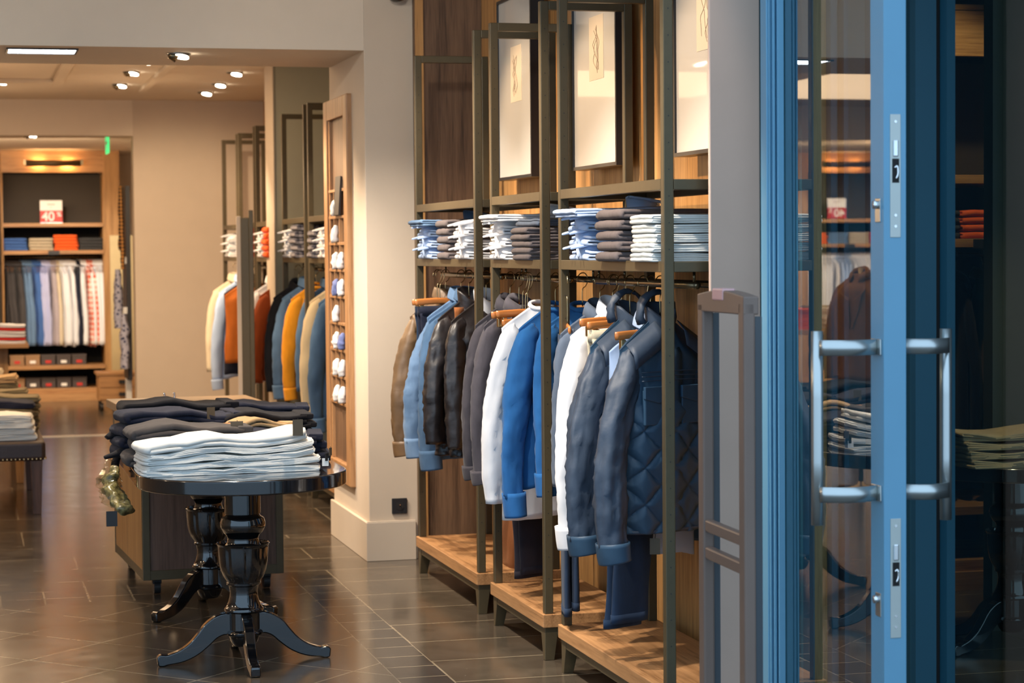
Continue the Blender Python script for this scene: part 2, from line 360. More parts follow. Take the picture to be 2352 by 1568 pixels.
struct(link('wall_right_far', B(2.1, 2.2, 19.15, 24.25, 0, CR), M_WALL))
bm = nb(); box(bm, 2.262, 2.63, 10.735, 10.764, 0, CZ)
struct(link('wall_rack_end', bm, M_WALN))
struct(link('trim_3', B(2.268, 2.31, 10.722, 10.736, 0, CZ), M_OAKP))
struct(link('trim_4', B(-3.2, 1.47, 18.93, 18.99, 0, .006), M_THRESH))
# entrance front: pier beside the door, dark facade beyond
struct(link('wall_door_side', B(2.297, 2.468, 6.385, 6.40, 0, CZ), plain('entrance_pier_warm_lit_paint', (.64, .45, .35), .75, bmp=.08, bs=90, var=.02), bevel=.004))  # warm light on this pier is put into its paint colour
struct(link('wall_facade', B(2.40, 3.08, 6.41, 6.45, 0, CZ), M_TEALD))
struct(link('ceiling_entrance', B(2.437, 4.2, 4.9, 6.7, 2.9, 3.0), M_TEALD))
bm = nb()
for x0, x1 in ((2.60, 2.64), (2.70, 2.72), (2.745, 2.76), (2.84, 2.86)): box(bm, x0, x1, 6.36, 6.41, 0, 2.9)
struct(link('trim_5', bm, M_DOORD))

# ================================================================ garment builder
def hanger(loc, yaw, label, group, hook_top, w=.215, clip=False, drop=.10):
    """wooden hanger, origin at neck point; hook reaches up to the rail"""
    r = empty('clothes_hanger', loc, yaw, label, 'hanger', group)
    bm = nb()
    if clip: pts = [(-w * .8, 0, 0), (-w * .4, 0, .004), (0, 0, .006), (w * .4, 0, .004), (w * .8, 0, 0)]; rr = [(.006, .015)] * 5
    else:
        fz = lambda q: -.62 * w / .88 * max(0, q * .88 - .26) - .032
        pts = [(-w, 0, fz(1) - .004), (-w * .75, 0, fz(.75)), (-w * .4, 0, fz(.4)), (0, 0, -.018), (w * .4, 0, fz(.4)), (w * .75, 0, fz(.75)), (w, 0, fz(1) - .004)]; rr = [(.006, .009), (.006, .011), (.006, .012), (.006, .013), (.006, .012), (.006, .011), (.006, .009)]
    tube(bm, pts, [(b, a) for a, b in rr] if False else rr, 10, 20, up=(0, 0, 1))
    link('hanger_bar', bm, M_HANG, r, True)
    bm = nb(); h = hook_top
    tube(bm, [(0, 0, 0), (0, 0, h * .55), (.014, 0, h * .68), (.024, 0, h - .012), (.012, 0, h + .012), (-.008, 0, h + .012), (-.022, 0, h - .006), (-.020, 0, h - .02)], .0022, 6, 26, up=(0, 1, 0))
    link('hook', bm, M_BRASS, r, True)
    if clip:
        for s in (-1, 1):
            bm = nb(); box(bm, s * w * .6 - .01, s * w * .6 + .01, -.009, .009, -.05, -.012); link('clip', bm, M_BRASS, r, bevel=.003)
    return r

def torso_pt(a, v, W, T, L, slope, seed, fold, flare, yamp=1.0, quilt=None, droop=0, pinch=0):
    ca, sa = cos(a), sin(a)
    sx = math.copysign(abs(ca) ** .75, ca); sy = math.copysign(abs(sa) ** .8, sa)
    prof = W * (1 - .05 * sin(pi * min(1, v * 1.3)) + flare * v)
    x = prof * sx; ax = abs(x) / W
    neck = .26
    if ax < neck: zt = .0
    else: zt = -slope * W * (ax - neck) - .03 * max(0, ax - .85) ** 1.2
    grow = min(1, v / .16); grow = grow * grow * (3 - 2 * grow)
    t0 = .004 + .030 * max(0, 1 - (ax / .27) ** 4) if ax < .27 else .004
    t = t0 + (T - t0) * grow
    if pinch: t *= 1 - pinch * (1 - v) * .5
    y = t * sy
    z = zt - v * (L + zt * .9)
    side = 1 if sy > 0 else -1
    f = fold * (.15 + .85 * v) * min(1, v * 5)
    y += f * (nz(x * 11, z * 1.6 + side * 7, seed) * 1.0 + nz(x * 26, z * 3.0, seed + 5) * .45)
    y -= side * max(0, .2 - abs(nz(x * 8, z * 1.1 + side * 5, seed + 11))) * fold * 2.2 * min(1, v * 4)
    x += f * .6 * nz(z * 5, side * 3, seed + 9) * abs(sx)
    if quilt and v > quilt[1]:
        s = quilt[0]; q = min(abs(sin((x + z) * pi / s)), abs(sin((x - z) * pi / s)))
        amp = .016 * min(1, (v - quilt[1]) * 12); d = amp * (min(1, q * 1.4) ** .42)
        y += side * d * min(1, abs(sy) * 1.5); x += sx * d * .4
    z += droop * nz(x * 9, seed, 3) * v
    return Vector((x, y, z))

def garment(name, label, catg, group, loc, yaw, mat, W=.215, L=.74, T=.045, slope=.62, fold=.02, flare=.02, sleeve=.60, srad=(.054, .040), swr=.006,
            collar='shirt', cmat=None, quilt=None, seed=0, res=(64, 44), cuff=None, extra=(), smat=None, sides=(-1, 1), sfwd=0.0, sout=.05, lining=None, open_v=0, sleeve_n=18):
    r = empty(name, loc, yaw, label, catg, group)
    nA, nV = res; bm = nb(); rings = []
    for k in range(nV + 1):
        v = (k / nV) ** 1.25
        rings.append([torso_pt(2 * pi * i / nA, v, W, T, L, slope, seed, fold, flare, quilt=quilt, droop=.02) for i in range(nA)])
    loft(bm, rings, True, False, False)
    link('body', bm, mat, r, True, solid=.003)
    if lining:
        bm = nb(); rings = [[p * 1 for p in rg] for rg in rings]
        loft(bm, [[Vector((p.x * .955, p.y * .8, p.z - .002)) for p in rg] for rg in rings[2:]], True, False, False)
        link('lining', bm, lining, r, True)
    for s in sides:
        if not sleeve: break
        zs = -slope * W * .74 - .005
        n = sleeve_n; rows = 40 if n > 12 else 18; bm = nb(); rings = []
        OX = ((0, .0), (.03, .016), (.08, .030), (.18, .038 + sout * .25), (.38, .042 + sout * .62), (.62, .040 + sout * .92), (.85, .034 + sout), (1, .028 + sout * .98))
        RX = ((0, srad[0] * .45), (.05, srad[0] * .85), (.15, srad[0]), (.45, srad[0] * .92), (.75, srad[1] * 1.08), (1, srad[1]))
        def itp(Tb, v):
            for (a0, b0), (a1, b1) in zip(Tb, Tb[1:]):
                if v <= a1: u = (v - a0) / (a1 - a0); u = u * u * (3 - 2 * u) if Tb is RX else u; return b0 + (b1 - b0) * u
            return Tb[-1][1]
        for k in range(rows + 1):
            v = (k / rows) ** 1.15; rx = itp(RX, v); xo = W - .008 + itp(OX, v); xc = xo - rx; z = zs - v * sleeve; fade = max(0, 1 - v / .16); fade *= fade; ring = []
            ry = rx * (.62 + .18 * v); yc = -.004 - .03 * min(1, v * 1.6) - sfwd * v
            for q in range(n):
                a = 2 * pi * q / n; ca, sa = cos(a), sin(a)
                w1 = nz(ca * 1.5 + s * 4, sa * 1.5, v * 1.5 + seed * 1.7); w2 = nz(ca * 2.6, sa * 2.6 + s * 3, v * 2.2 + seed + 9)
                m = w1 * .010 - max(0, .22 - abs(w2)) * .040 * (.3 + .7 * min(1, v * 4))
                cr = 1 - abs(nz(ca * 1.3 + z * 7, sa * 1.3 - z * 10, z * 5 + seed)) * 6
                m += max(0, cr) * swr * .55 * min(1, v * 5) + nz(ca * 3, sa * 3, z * 40 + seed) * swr * .30
                ring.append((s * (xc + (rx + m) * ca), yc + (ry + m) * sa, z - slope * .9 * fade * rx * (ca - .6) - .012 * (1 - fade) * ca * 0))
            rings.append(ring)
        pts = [(0, 0, 0), (s * xc, yc, z)]
        loft(bm, rings, True, True, False)
        sl = link('sleeve', bm, smat or mat, r, True, solid=.003)
        if cuff:
            e = Vector(pts[-1]); bm = nb()
            pr = cuff.get('r', srad[1] * 1.02) * 1.05; h = cuff.get('h', .06)
            tube(bm, [e + Vector((0, 0, .022)), e + Vector((-s * .003, -.002, -h * .5)), e + Vector((-s * .006, -.004, -h))], [(pr, pr * 1.15), (pr * cuff.get('t', .95), pr * 1.1)], n, 8, up=(0, 1, 0), cap=False,
                 disp=lambda q, a, t, p: q + (q - p).normalized() * (.0016 * sin(a * 14) if cuff.get('rib') else .001 * sin(a * 4)))
            link('cuff', bm, cuff.get('mat', mat), sl, True, solid=.004)
            if cuff.get('buttons'):
                for kx in range(cuff['buttons']):
                    bb = nb(); Mx = Matrix.Translation(e + Vector((s * .002, -srad[1] * 1.12, -.005 + .028 * kx))) @ Matrix.Rotation(pi / 2, 4, 'X')
                    bmesh.ops.create_cone(bb, cap_ends=True, segments=14, radius1=.009, radius2=.008, depth=.005, matrix=Mx); link('button', bb, M_BRASS, sl, True)
    cm = cmat or mat; nw = W * .26
    if collar in ('shirt', 'open'):
        # stand collar ring and turned-down leaf with two points
        bm = nb(); n = 26; A = []; 
        for ring_i, (rr, zz) in enumerate(((1.0, -.012), (1.02, .030), (1.08, .040), (1.30, .012), (1.42, -.014))):
            row = []
            for i in range(n + 1):
                a = -pi / 2 + 2 * pi * (i / n) * (.94) + .06 * pi
                fr = max(0, 1 - abs(((a + pi / 2) % (2 * pi)) - pi) / pi)  # 1 at back, 0 at front
                f = 1 - fr
                x = nw * rr * cos(a); y = .048 * rr * sin(a)
                z = zz + .022 * fr + .006
                if ring_i >= 3: z -= .045 * f ** 3 * (1 if ring_i == 4 else .4); y -= .02 * f ** 3
                if collar == 'open': z -= .07 * f ** 2; x *= 1 - .25 * f ** 2; y -= .02 * f
                row.append(Vector((x, y, z)))
            A.append(row)
        loft(bm, A, False, False, False); link('collar', bm, cm, r, True, solid=.003, sub=1)
    elif collar == 'crew':
        bm = nb(); tube(bm, [(nw * 1.05 * cos(a), .034 * sin(a), .004 + .014 * sin(a)) for a in [2 * pi * i / 20 for i in range(21)]], [(.008, .011)], 8, 40, up=(0, 0, 1)) if False else \
            tube(bm, [(nw * 1.05 * cos(a), .034 * sin(a), .002 + .016 * sin(a)) for a in [2 * pi * i / 20 for i in range(21)]], .009, 8, 40, up=(0, 0, 1))
        link('neckband', bm, cm, r, True)
    elif collar == 'stand':
        bm = nb(); A = []; n = 28
        for rr, zz in ((1.02, -.02), (1.08, .010), (1.12, .034), (1.09, .044), (1.02, .040), (.98, -.005)):
            A.append([Vector((nw * 1.12 * rr * cos(a), .044 * rr * sin(a), zz + .018 * sin(a) - .03 * max(0, -sin(a)) ** 3 + .004 * nz(a * 3, zz * 30, seed))) for a in [2 * pi * i / n for i in range(n)]])
        loft(bm, A, True, False, False); link('collar', bm, cm, r, True)
    elif collar == 'lapel':
        bm = nb(); A = []; n = 24
        for rr, zz in ((1.0, -.01), (1.1, .028), (1.35, .012), (1.55, -.02)):
            row = []
            for i in range(n + 1):
                a = -pi / 2 + 2 * pi * (.06 + .88 * i / n); fr = max(0, 1 - abs(((a + pi / 2) % (2 * pi)) - pi) / pi); f = 1 - fr
                row.append(Vector((nw * rr * cos(a), .04 * rr * sin(a) - .012 * f, zz + .02 * fr - .05 * f * f)))
            A.append(row)
        loft(bm, A, False, False, False); link('collar', bm, cm, r, True, solid=.004)
        for s in (-1, 1):
            bm = nb(); yy = -T - .008
            P = [(s * .045, -.028, -.03), (s * .10, -T * .8 - .004, -.10), (s * .085, yy, -.13), (s * .06, yy, -.24), (s * .012, yy - .002, -.36), (s * .01, yy, -.33), (s * .02, yy, -.18)]
            vs = [bm.verts.new(p) for p in P]; bm.faces.new(vs); link('lapel', bm, cm, r, False, solid=.006)
    for e in extra: e(r, W, T, L, seed)
    return r

def placket(mat, buttons=6, bmat=None, x0=-.016, x1=.016, z0=-.05, dz=None, bs=.006):
    def f(r, W, T, L, seed):
        bm = nb(); n = 26; A = []
        for k in range(n + 1):
            v = .05 + .93 * k / n
            row = []
            for x in (x0, (x0 + x1) / 2, x1):
                a = -pi / 2 + math.asin(max(-1, min(1, x / W))) * 1.0
                p = torso_pt(a, v, W, T, L, .62, seed, .0, .02); row.append(Vector((x, -T * min(1, max(.4, v / .16)) - .006 + 0 * p.y, -v * L)))
            A.append(row)
        loft(bm, A, False, False, False); pl = link('placket', bm, mat, r, True, solid=.004)
        for b in range(buttons):
            v = .12 + .78 * b / max(1, buttons - 1); bb = nb()
            Mx = Matrix.Translation((0, -T - .010, -v * L)) @ Matrix.Rotation(pi / 2, 4, 'X')
            bmesh.ops.create_cone(bb, cap_ends=True, segments=12, radius1=bs, radius2=bs * .9, depth=.004, matrix=Mx); link('button', bb, bmat or M_WHITE, pl, True)
    return f
def pocket(mat, x, z, w, h, flap=True, y=0, quilt=False):
    def f(r, W, T, L, seed):
        bm = nb(); yy = -T - .012 + y
        box(bm, x - w / 2, x + w / 2, yy, yy + .016, z - h, z); p = link('pocket', bm, mat, r, bevel=.004)
        if flap:
            bm = nb(); prism(bm, [(x - w / 2 - .004, z + .012), (x + w / 2 + .004, z + .012), (x + w / 2 + .004, z - .03), (x, z - .046), (x - w / 2 - .004, z - .03)], 'y', yy - .006, yy + .006)
            link('pocket_flap', bm, mat, p, bevel=.0025)
    return f

def trousers_hung(name, label, group, loc, yaw, mat, L=1.0, w0=.10, w1=.075, T=.028, seed=0, cuffed=None, lean=.025):
    r = empty(name, loc, yaw, label, 'trousers', group)
    for s, dy in ((1, .016), (-1, -.016)):
        bm = nb(); rings = []
        for k in range(31):
            v = k / 30; w = w0 + (w1 - w0) * min(1, v * 1.1); ring = []
            for i in range(28):
                a = 2 * pi * i / 28; x = w * math.copysign(abs(cos(a)) ** .7, cos(a)); y = T * .5 * (.75 + .25 * v) * math.copysign(abs(sin(a)) ** .8, sin(a))
                y += dy + .006 * nz(x * 14, v * 6, seed + s); x += .008 * nz(v * 5, s, seed) + lean * v
                ring.append((x, y, -v * L - .01 * s * v + .02 * x))
            rings.append(ring)
        loft(bm, rings, True, True, False); link('trouser_leg', bm, mat, r, True, solid=.003)
        if cuffed:
            bm = nb(); loft(bm, [[Vector(p) + Vector((0, 0, dz)) for p in [(q[0] * 1.0, q[1] * 1.15 - dy * .15, q[2]) for q in rings[-1]]] for dz in (.03, -.001)], True, False, False); link('hem', bm, cuffed, r, True, solid=.003)
    bm = nb(); rings = []
    for zz in (.03, -.012): rings.append([(w0 * 1.02 * math.copysign(abs(cos(a)) ** .7, cos(a)), .034 * math.copysign(abs(sin(a)) ** .8, sin(a)), zz) for a in [2 * pi * i / 28 for i in range(28)]])
    loft(bm, rings, True, False, False); link('waistband', bm, mat, r, True, solid=.003)
    return r

# ================================================================ folded things
def sheet(cl, d, th, ny=9, wav=.004, seed=0, taper=.0, zs=None):
    """thick sheet following the centre line cl (x,z) and running d along y"""
    bm = nb(); rows = []
    for x, z in cl:
        row = []
        for j in range(ny):
            u = j / (ny - 1) - .5
            e = 1 - taper * (2 * abs(u)) ** 4
            zz = z * (zs(x, u) if zs else 1) * (1 - .10 * (2 * abs(u)) ** 4)
            row.append((x * e + wav * nz(z * 40, u * 5, seed), u * d + wav * 1.5 * nz(x * 8, z * 60, seed + 3), zz + wav * nz(x * 9, u * 6, seed + 1) * min(1, z * 60)))
        rows.append(row)
    loft(bm, rows, False, False, False); return bm
def serp(w, h, layers, nseg=9, wave=None):
    hl = h / layers; pts = []
    for i in range(layers):
        z = (i + .5) * hl; d = 1 if i % 2 == 0 else -1          # even layers run from +x to -x
        for k in range(nseg + 1):
            t = k / nseg; x = d * (w / 2 - hl / 2 - t * (w - hl)); pts.append((x, z + (wave(x, z) if wave else 0)))
        if i < layers - 1:
            cx = -d * (w / 2 - hl / 2); cz = (i + 1) * hl
            for k in range(1, 5):
                a = -pi / 2 + pi * k / 5; x = cx - d * hl / 2 * cos(a); z2 = cz + hl / 2 * sin(a); pts.append((x, z2 + (wave(x, z2) if wave else 0)))
    return pts
def folded(name, label, catg, group, loc, rz, mat, w=.33, d=.28, h=.036, layers=2, wav=.004, seed=0, wave=None, band=False, taper=.03, zs=None):
    """folded garment: fold loops face local -x"""
    hl = h / layers
    bm = sheet(serp(w, h - .001, layers, wave=wave), d, hl, seed=seed, wav=wav, taper=taper, zs=zs)
    if not band:
        o = link(name, bm, mat, None, True, solid=hl * .86, loc=loc, rot=(0, 0, rz)); return tag(o, label, catg, group)
    r = empty(name, loc, rz, label, catg, group)
    link('folded_cloth', bm, mat, r, True, solid=hl * .86)
    zt = h + (wave(w / 2 - .03, h) if wave else 0)
    bm = nb(); prism(bm, [(w / 2 - .045, zt * .25), (w / 2 + .012, zt * .3), (w / 2 + .014, zt + .003), (w / 2 - .045, zt + .004)], 'y', -d * .47, d * .47); link('waistband', bm, mat, r, bevel=.006)
    return r
def folded_shirt(label, group, loc, rz, mat, cmat, w=.33, d=.25, h=.05, seed=0, tiltz=.0, name='folded_shirt'):
    """shirt folded flat, collar at local -x"""
    r = empty(name, loc, rz, label, 'shirt', group)
    bm = sheet(serp(w, h * .62, 3, wave=lambda x, z: z * (.35 if x < 0 else 0) * min(1, -x * 6 if x < 0 else 0)), d, h * .2, seed=seed, wav=.003)
    link('folded_cloth', bm, mat, r, True, solid=h * .17)
    bm = nb(); A = []; n = 22; cx = -w / 2 + .045
    for rr, z in ((.92, h * .35), (1.0, h * .6), (1.06, h * 1.15)):
        A.append([Vector((cx + .052 * rr * cos(a), .062 * rr * sin(a), z + .010 * cos(a))) for a in [2 * pi * i / n for i in range(n)]])
    loft(bm, A, True, False, True); st = link('collar_stand', bm, mat, r, True, solid=.002)
    for s in (-1, 1):
        bm = nb(); z = h * 1.12
        P = [(cx + .050, s * .004, z + .018), (cx + .046, s * .045, z + .014), (cx - .01, s * .072, z + .006), (cx - .095, s * .058, z - .012), (cx - .062, s * .018, z + .0), (cx - .03, s * .006, z + .01)]
        vs = [bm.verts.new(p) for p in P]; bm.faces.new(vs); link('collar_leaf', bm, cmat, r, solid=.009, bevel=.003)
    return r

# ================================================================ racks
RX0, RX1 = 2.168, 2.505
def rack(y0, y1, label, group, full=True, back=False):
    """open steel rack, y0 = near end, y1 = far end"""
    r = empty('clothes_rack', (RX0, y0, 0), 0, label, 'rack', group)
    p = .034; D = RX1 - RX0 + p; Ly = y1 - y0; zt = 2.552; zb = .182
    def P(n, bm, m=M_RACK, **k): return link(n, bm, m, r, **k)
    for yy in (0, Ly):
        for xx in (0, D - p): P('post', B(xx, xx + p, yy - (p if yy else 0), yy + (0 if yy else p), zb, zt), bevel=.003)
        P('top_rail', B(p, D - p, yy - (p if yy else 0), yy + (0 if yy else p), zt - p, zt), bevel=.002)
        for z in (1.522, 1.785): P('side_rail', B(p, D - p, yy - (p if yy else 0), yy + (0 if yy else p), z, z + .034), bevel=.002)
    for z in (1.522, 1.785):
        P('front_rail', B(.0, p - .004, p, Ly - p, z, z + .036), bevel=.002); P('back_rail', B(D - p, D, p, Ly - p, z, z + .034), bevel=.002)
        P('shelf', B(p - .004, D - p, p, Ly - p, z + .022, z + .032), M_RACK)
    P('base_board', B(-.01, D + .01, -.01, Ly + .01, zb - .052, zb), M_OAK, bevel=.003)
    P('base_frame', (lambda bm: (box(bm, .0015, .03, .05, Ly - .05, zb - .085, zb - .052), box(bm, D - .03, D - .0015, .05, Ly - .05, zb - .085, zb - .052), box(bm, .05, D - .05, .0015, .03, zb - .085, zb - .052), box(bm, .05, D - .05, Ly - .03, Ly - .0015, zb - .085, zb - .052), bm)[-1])(nb()), bevel=.002)
    z0, z1 = 0, zb - .052
    for ye, s in ((0, 1), (Ly, -1)):
        for xe, sx in ((0, 1), (D, -1)):
            bm = nb(); q = [bm.verts.new((xe + sx * a, ye + s * b, z)) for z, a, b in ((z0, 0, .004), (z0, .038, .004), (z0, .038, .03), (z0, 0, .03), (z1, 0, 0), (z1, .055, 0), (z1, .055, .07), (z1, 0, .07))]
            for f in ((0, 1, 2, 3), (4, 5, 6, 7), (0, 1, 5, 4), (1, 2, 6, 5), (2, 3, 7, 6), (3, 0, 4, 7)): bm.faces.new([q[i] for i in f])
            P('leg', bm, bevel=.002)
    rx = .132; rz = 1.478
    for xx in (rx, rx + .10) if full else (rx,):
        rd = P('clothes_rod', tube(nb(), [(xx, .06, rz), (xx, Ly * .5, rz), (xx, Ly - .06, rz)], .0125, 14, 4, up=(0, 0, 1)), M_ROD, smooth=True)
        for yy in (.09, Ly - .09): link('rod_bracket', tube(nb(), [(xx, yy, rz + .005), (xx, yy, rz + .05)], .005, 8, 0, up=(0, 1, 0)), M_ROD, rd, True)
    bm = nb()
    for xx in (p / 2,):
        for yy in (-.0005, Ly - p - .0005):
            for k in range(26): 
                z = .32 + k * .085
                if 1.5 < z < 1.58 or 1.77 < z < 1.84: continue
                bmesh.ops.create_circle(bm, cap_ends=True, segments=8, radius=.0022, matrix=Matrix.Translation((xx, yy, z)) @ Matrix.Rotation(pi / 2, 4, 'X'))
    h = P('peg_holes', bm, M_TAGD)
    return r
rack(6.455, 7.70, 'bronze steel rack nearest the glass door with navy quilted jackets and jeans', 'bronze racks on the right wall')
rack(7.93, 8.765, 'narrow bronze steel rack in the middle with the bright blue sweater', 'bronze racks on the right wall')
rack(9.03, 10.30, 'bronze steel rack beside the beige pier with brown leather jacket', 'bronze racks on the right wall')
rack(12.72, 13.66, 'bronze rack just behind the pier, holding beige coat and plaid shirts', 'bronze racks of the rear room', False)
rack(13.80, 14.80, 'bronze rack in front of the olive wall, holding mustard sweater', 'bronze racks of the rear room', False)
rack(15.24, 16.18, 'first bronze rack beyond the olive wall, orange and white folded clothes on it', 'bronze racks of the rear room', False)
rack(16.26, 17.22, 'middle bronze rack beyond the olive wall with red folded stack', 'bronze racks of the rear room', False)
rack(17.32, 18.30, 'farthest bronze rack, ending against the beige rear wall', 'bronze racks of the rear room', False)

# ================================================================ pictures above the racks
for k, (y0, y1, lab) in enumerate(((9.39, 10.02, 'white framed sketch above the rack beside the pier'), (8.09, 8.72, 'white framed sketch above the middle rack, second from the pier'), (6.76, 7.39, 'white framed sketch nearest the glass door, partly behind the steel post'))):
    r = empty('framed_picture', (2.55, y0, 1.93), 0, lab, 'picture', 'framed sketches above the racks')
    Lw, Hh = y1 - y0, .86; f = .014; bm = nb()
    box(bm, -.03, .035, 0, Lw, 0, f); box(bm, -.03, .035, 0, Lw, Hh - f, Hh); box(bm, -.03, .035, 0, f, f, Hh - f); box(bm, -.03, .035, Lw - f, Lw, f, Hh - f)
    link('frame', bm, M_FRAME, r)
    link('poster', B(-.022, .03, f, Lw - f, f, Hh - f), M_PAPER, r)
    link('sketch_sheet', B(-.0235, -.022, Lw * .30, Lw * .62, .36, .62), M_PAPER2, r)
    bm = nb(); rnd = random.Random(k)
    cy = Lw * .46
    for q in range(5):
        pts = []; y = cy + rnd.uniform(-.04, .04)
        for j in range(6): pts.append((-.0245, y + rnd.uniform(-.03, .03), .58 - j * .034 - q * .006))
        tube(bm, pts, .0009, 4, 18, up=(1, 0, 0))
    link('sketch_lines', bm, M_INK, r)
    link('wall_mount', B(.035, .068, Lw * .3, Lw * .7, Hh * .6, Hh * .7), M_FRAME, r)

# ================================================================ wall socket, dome camera
r = empty('wall_socket', (2.166, 10.765, .24), 0, 'black square wall socket low on the beige pier', 'socket')
link('cover_plate', B(-.04, .04, -.012, 0, .0, .08), M_OUTLET, r, bevel=.003)
bm = nb(); bmesh.ops.create_cone(bm, cap_ends=True, segments=28, radius1=.021, radius2=.021, depth=.003, matrix=Matrix.Translation((0, -.013, .04)) @ Matrix.Rotation(pi / 2, 4, 'X')); link('socket_well', bm, M_TAGD, r)
bm = nb(); bmesh.ops.create_cone(bm, cap_ends=True, segments=12, radius1=.003, radius2=.003, depth=.012, matrix=Matrix.Translation((0, -.018, .047)) @ Matrix.Rotation(pi / 2, 4, 'X')); link('earth_pin', bm, M_CHROME, r)
r = empty('dome_camera', (2.17, 10.70, 2.92), 0, 'dark glossy dome camera at the top of the beige pier', 'camera')
bm = nb(); lathe(bm, [(-.062, .004), (-.060, .02), (-.05, .036), (-.03, .047), (0, .05)], 28); link('dome', bm, M_BLACK, r, True)
link('camera_base', lathe(nb(), [(0, .055), (.03, .055), (.035, .05)], 28), M_WALL, r, True); link('bracket', B(-.02, .02, .0, .066, .01, .04), M_WALL, r)

# ================================================================ niche shelf in the pier side
r = empty('niche_display', (2.008, 11.14, .34), 0, 'tall narrow oak wall frame with cubby holes on the pier side', 'shelf')
Lw, Hh = .74, 2.09; fw = .11
bm = nb(); box(bm, -.03, .006, 0, fw, 0, Hh); box(bm, -.03, .006, Lw - fw, Lw, 0, Hh); box(bm, -.03, .006, fw, Lw - fw, 0, fw); box(bm, -.03, .006, fw, Lw - fw, Hh - fw, Hh)
link('outer_frame', bm, M_NICHE, r, bevel=.006)
bm = nb(); f2 = fw + .035
box(bm, -.02, .0, fw, f2, fw, Hh - fw); box(bm, -.02, .0, Lw - f2, Lw - fw, fw, Hh - fw)
link('inner_frame', bm, M_NICHE, r, bevel=.003)
link('back_panel', B(-.004, .0, fw, Lw - fw, fw, Hh - fw), M_WALN, r)
zs = [.42 + .145 * k for k in range(9)]
for z in zs: link('cubby_shelf', B(-.026, .0, fw + .02, Lw - fw - .02, z, z + .016), M_NICHE, r, bevel=.002)
for k, z in enumerate(zs[:-1]):
    for j in (1, 2): link('divider', B(-.024, .0, fw + (Lw - 2 * fw) * j / 3 - .006, fw + (Lw - 2 * fw) * j / 3 + .006, z + .016, zs[k + 1]), M_NICHE, r)
M_SOCKW = cloth('white_cotton_small', (.8, .8, .8), .8); M_SOCKB = cloth('blue_cotton_small', (.16, .2, .42), .8)
ROWN = ['bottom', 'second', 'third', 'fourth', 'fifth', 'sixth', 'seventh', 'top']
for k, z in enumerate(zs[:-1]):
    for j in (0, 1):
        if (k, j) in ((7, 0), (3, 0), (6, 0)): continue
        y = fw + (Lw - 2 * fw) * (j + .5) / 3 + .0; bm = nb()
        tube(bm, [(-.030, 0, .018), (-.034, .004, .05), (-.03, -.003, .085), (-.024, 0, .105)], [(.028, .02), (.04, .02), (.034, .018), (.012, .01)], 12, 10, up=(1, 0, 0), disp=lambda q, a, t, p: q + (q - p) * (.5 * nz(q.y * 40, q.z * 50, k * 3 + j)))
        o = link('rolled_pair_of_socks', bm, M_SOCKB if (k, j) in ((2, 0), (4, 1)) else M_SOCKW, None, True, loc=(2.008, 11.14 + y, .34 + z))
        tag(o, '%s rolled cloth in the %s row of the oak cubbies, %s column' % ('blue' if (k, j) in ((2, 0), (4, 1)) else 'white', ROWN[k], 'near' if j == 0 else 'middle'), 'socks', 'rolled cloth in the oak cubby frame')
o = link('display_card', prism(nb(), [(0, 0), (.0, .012), (.2, .07), (.2, .058)], 'y', 0, .16), M_TAGD, None, loc=(1.975, 11.33, 1.79), rot=(0, -radians(70), 0)); tag(o, 'dark card leaning in the top opening of the oak wall frame', 'card')

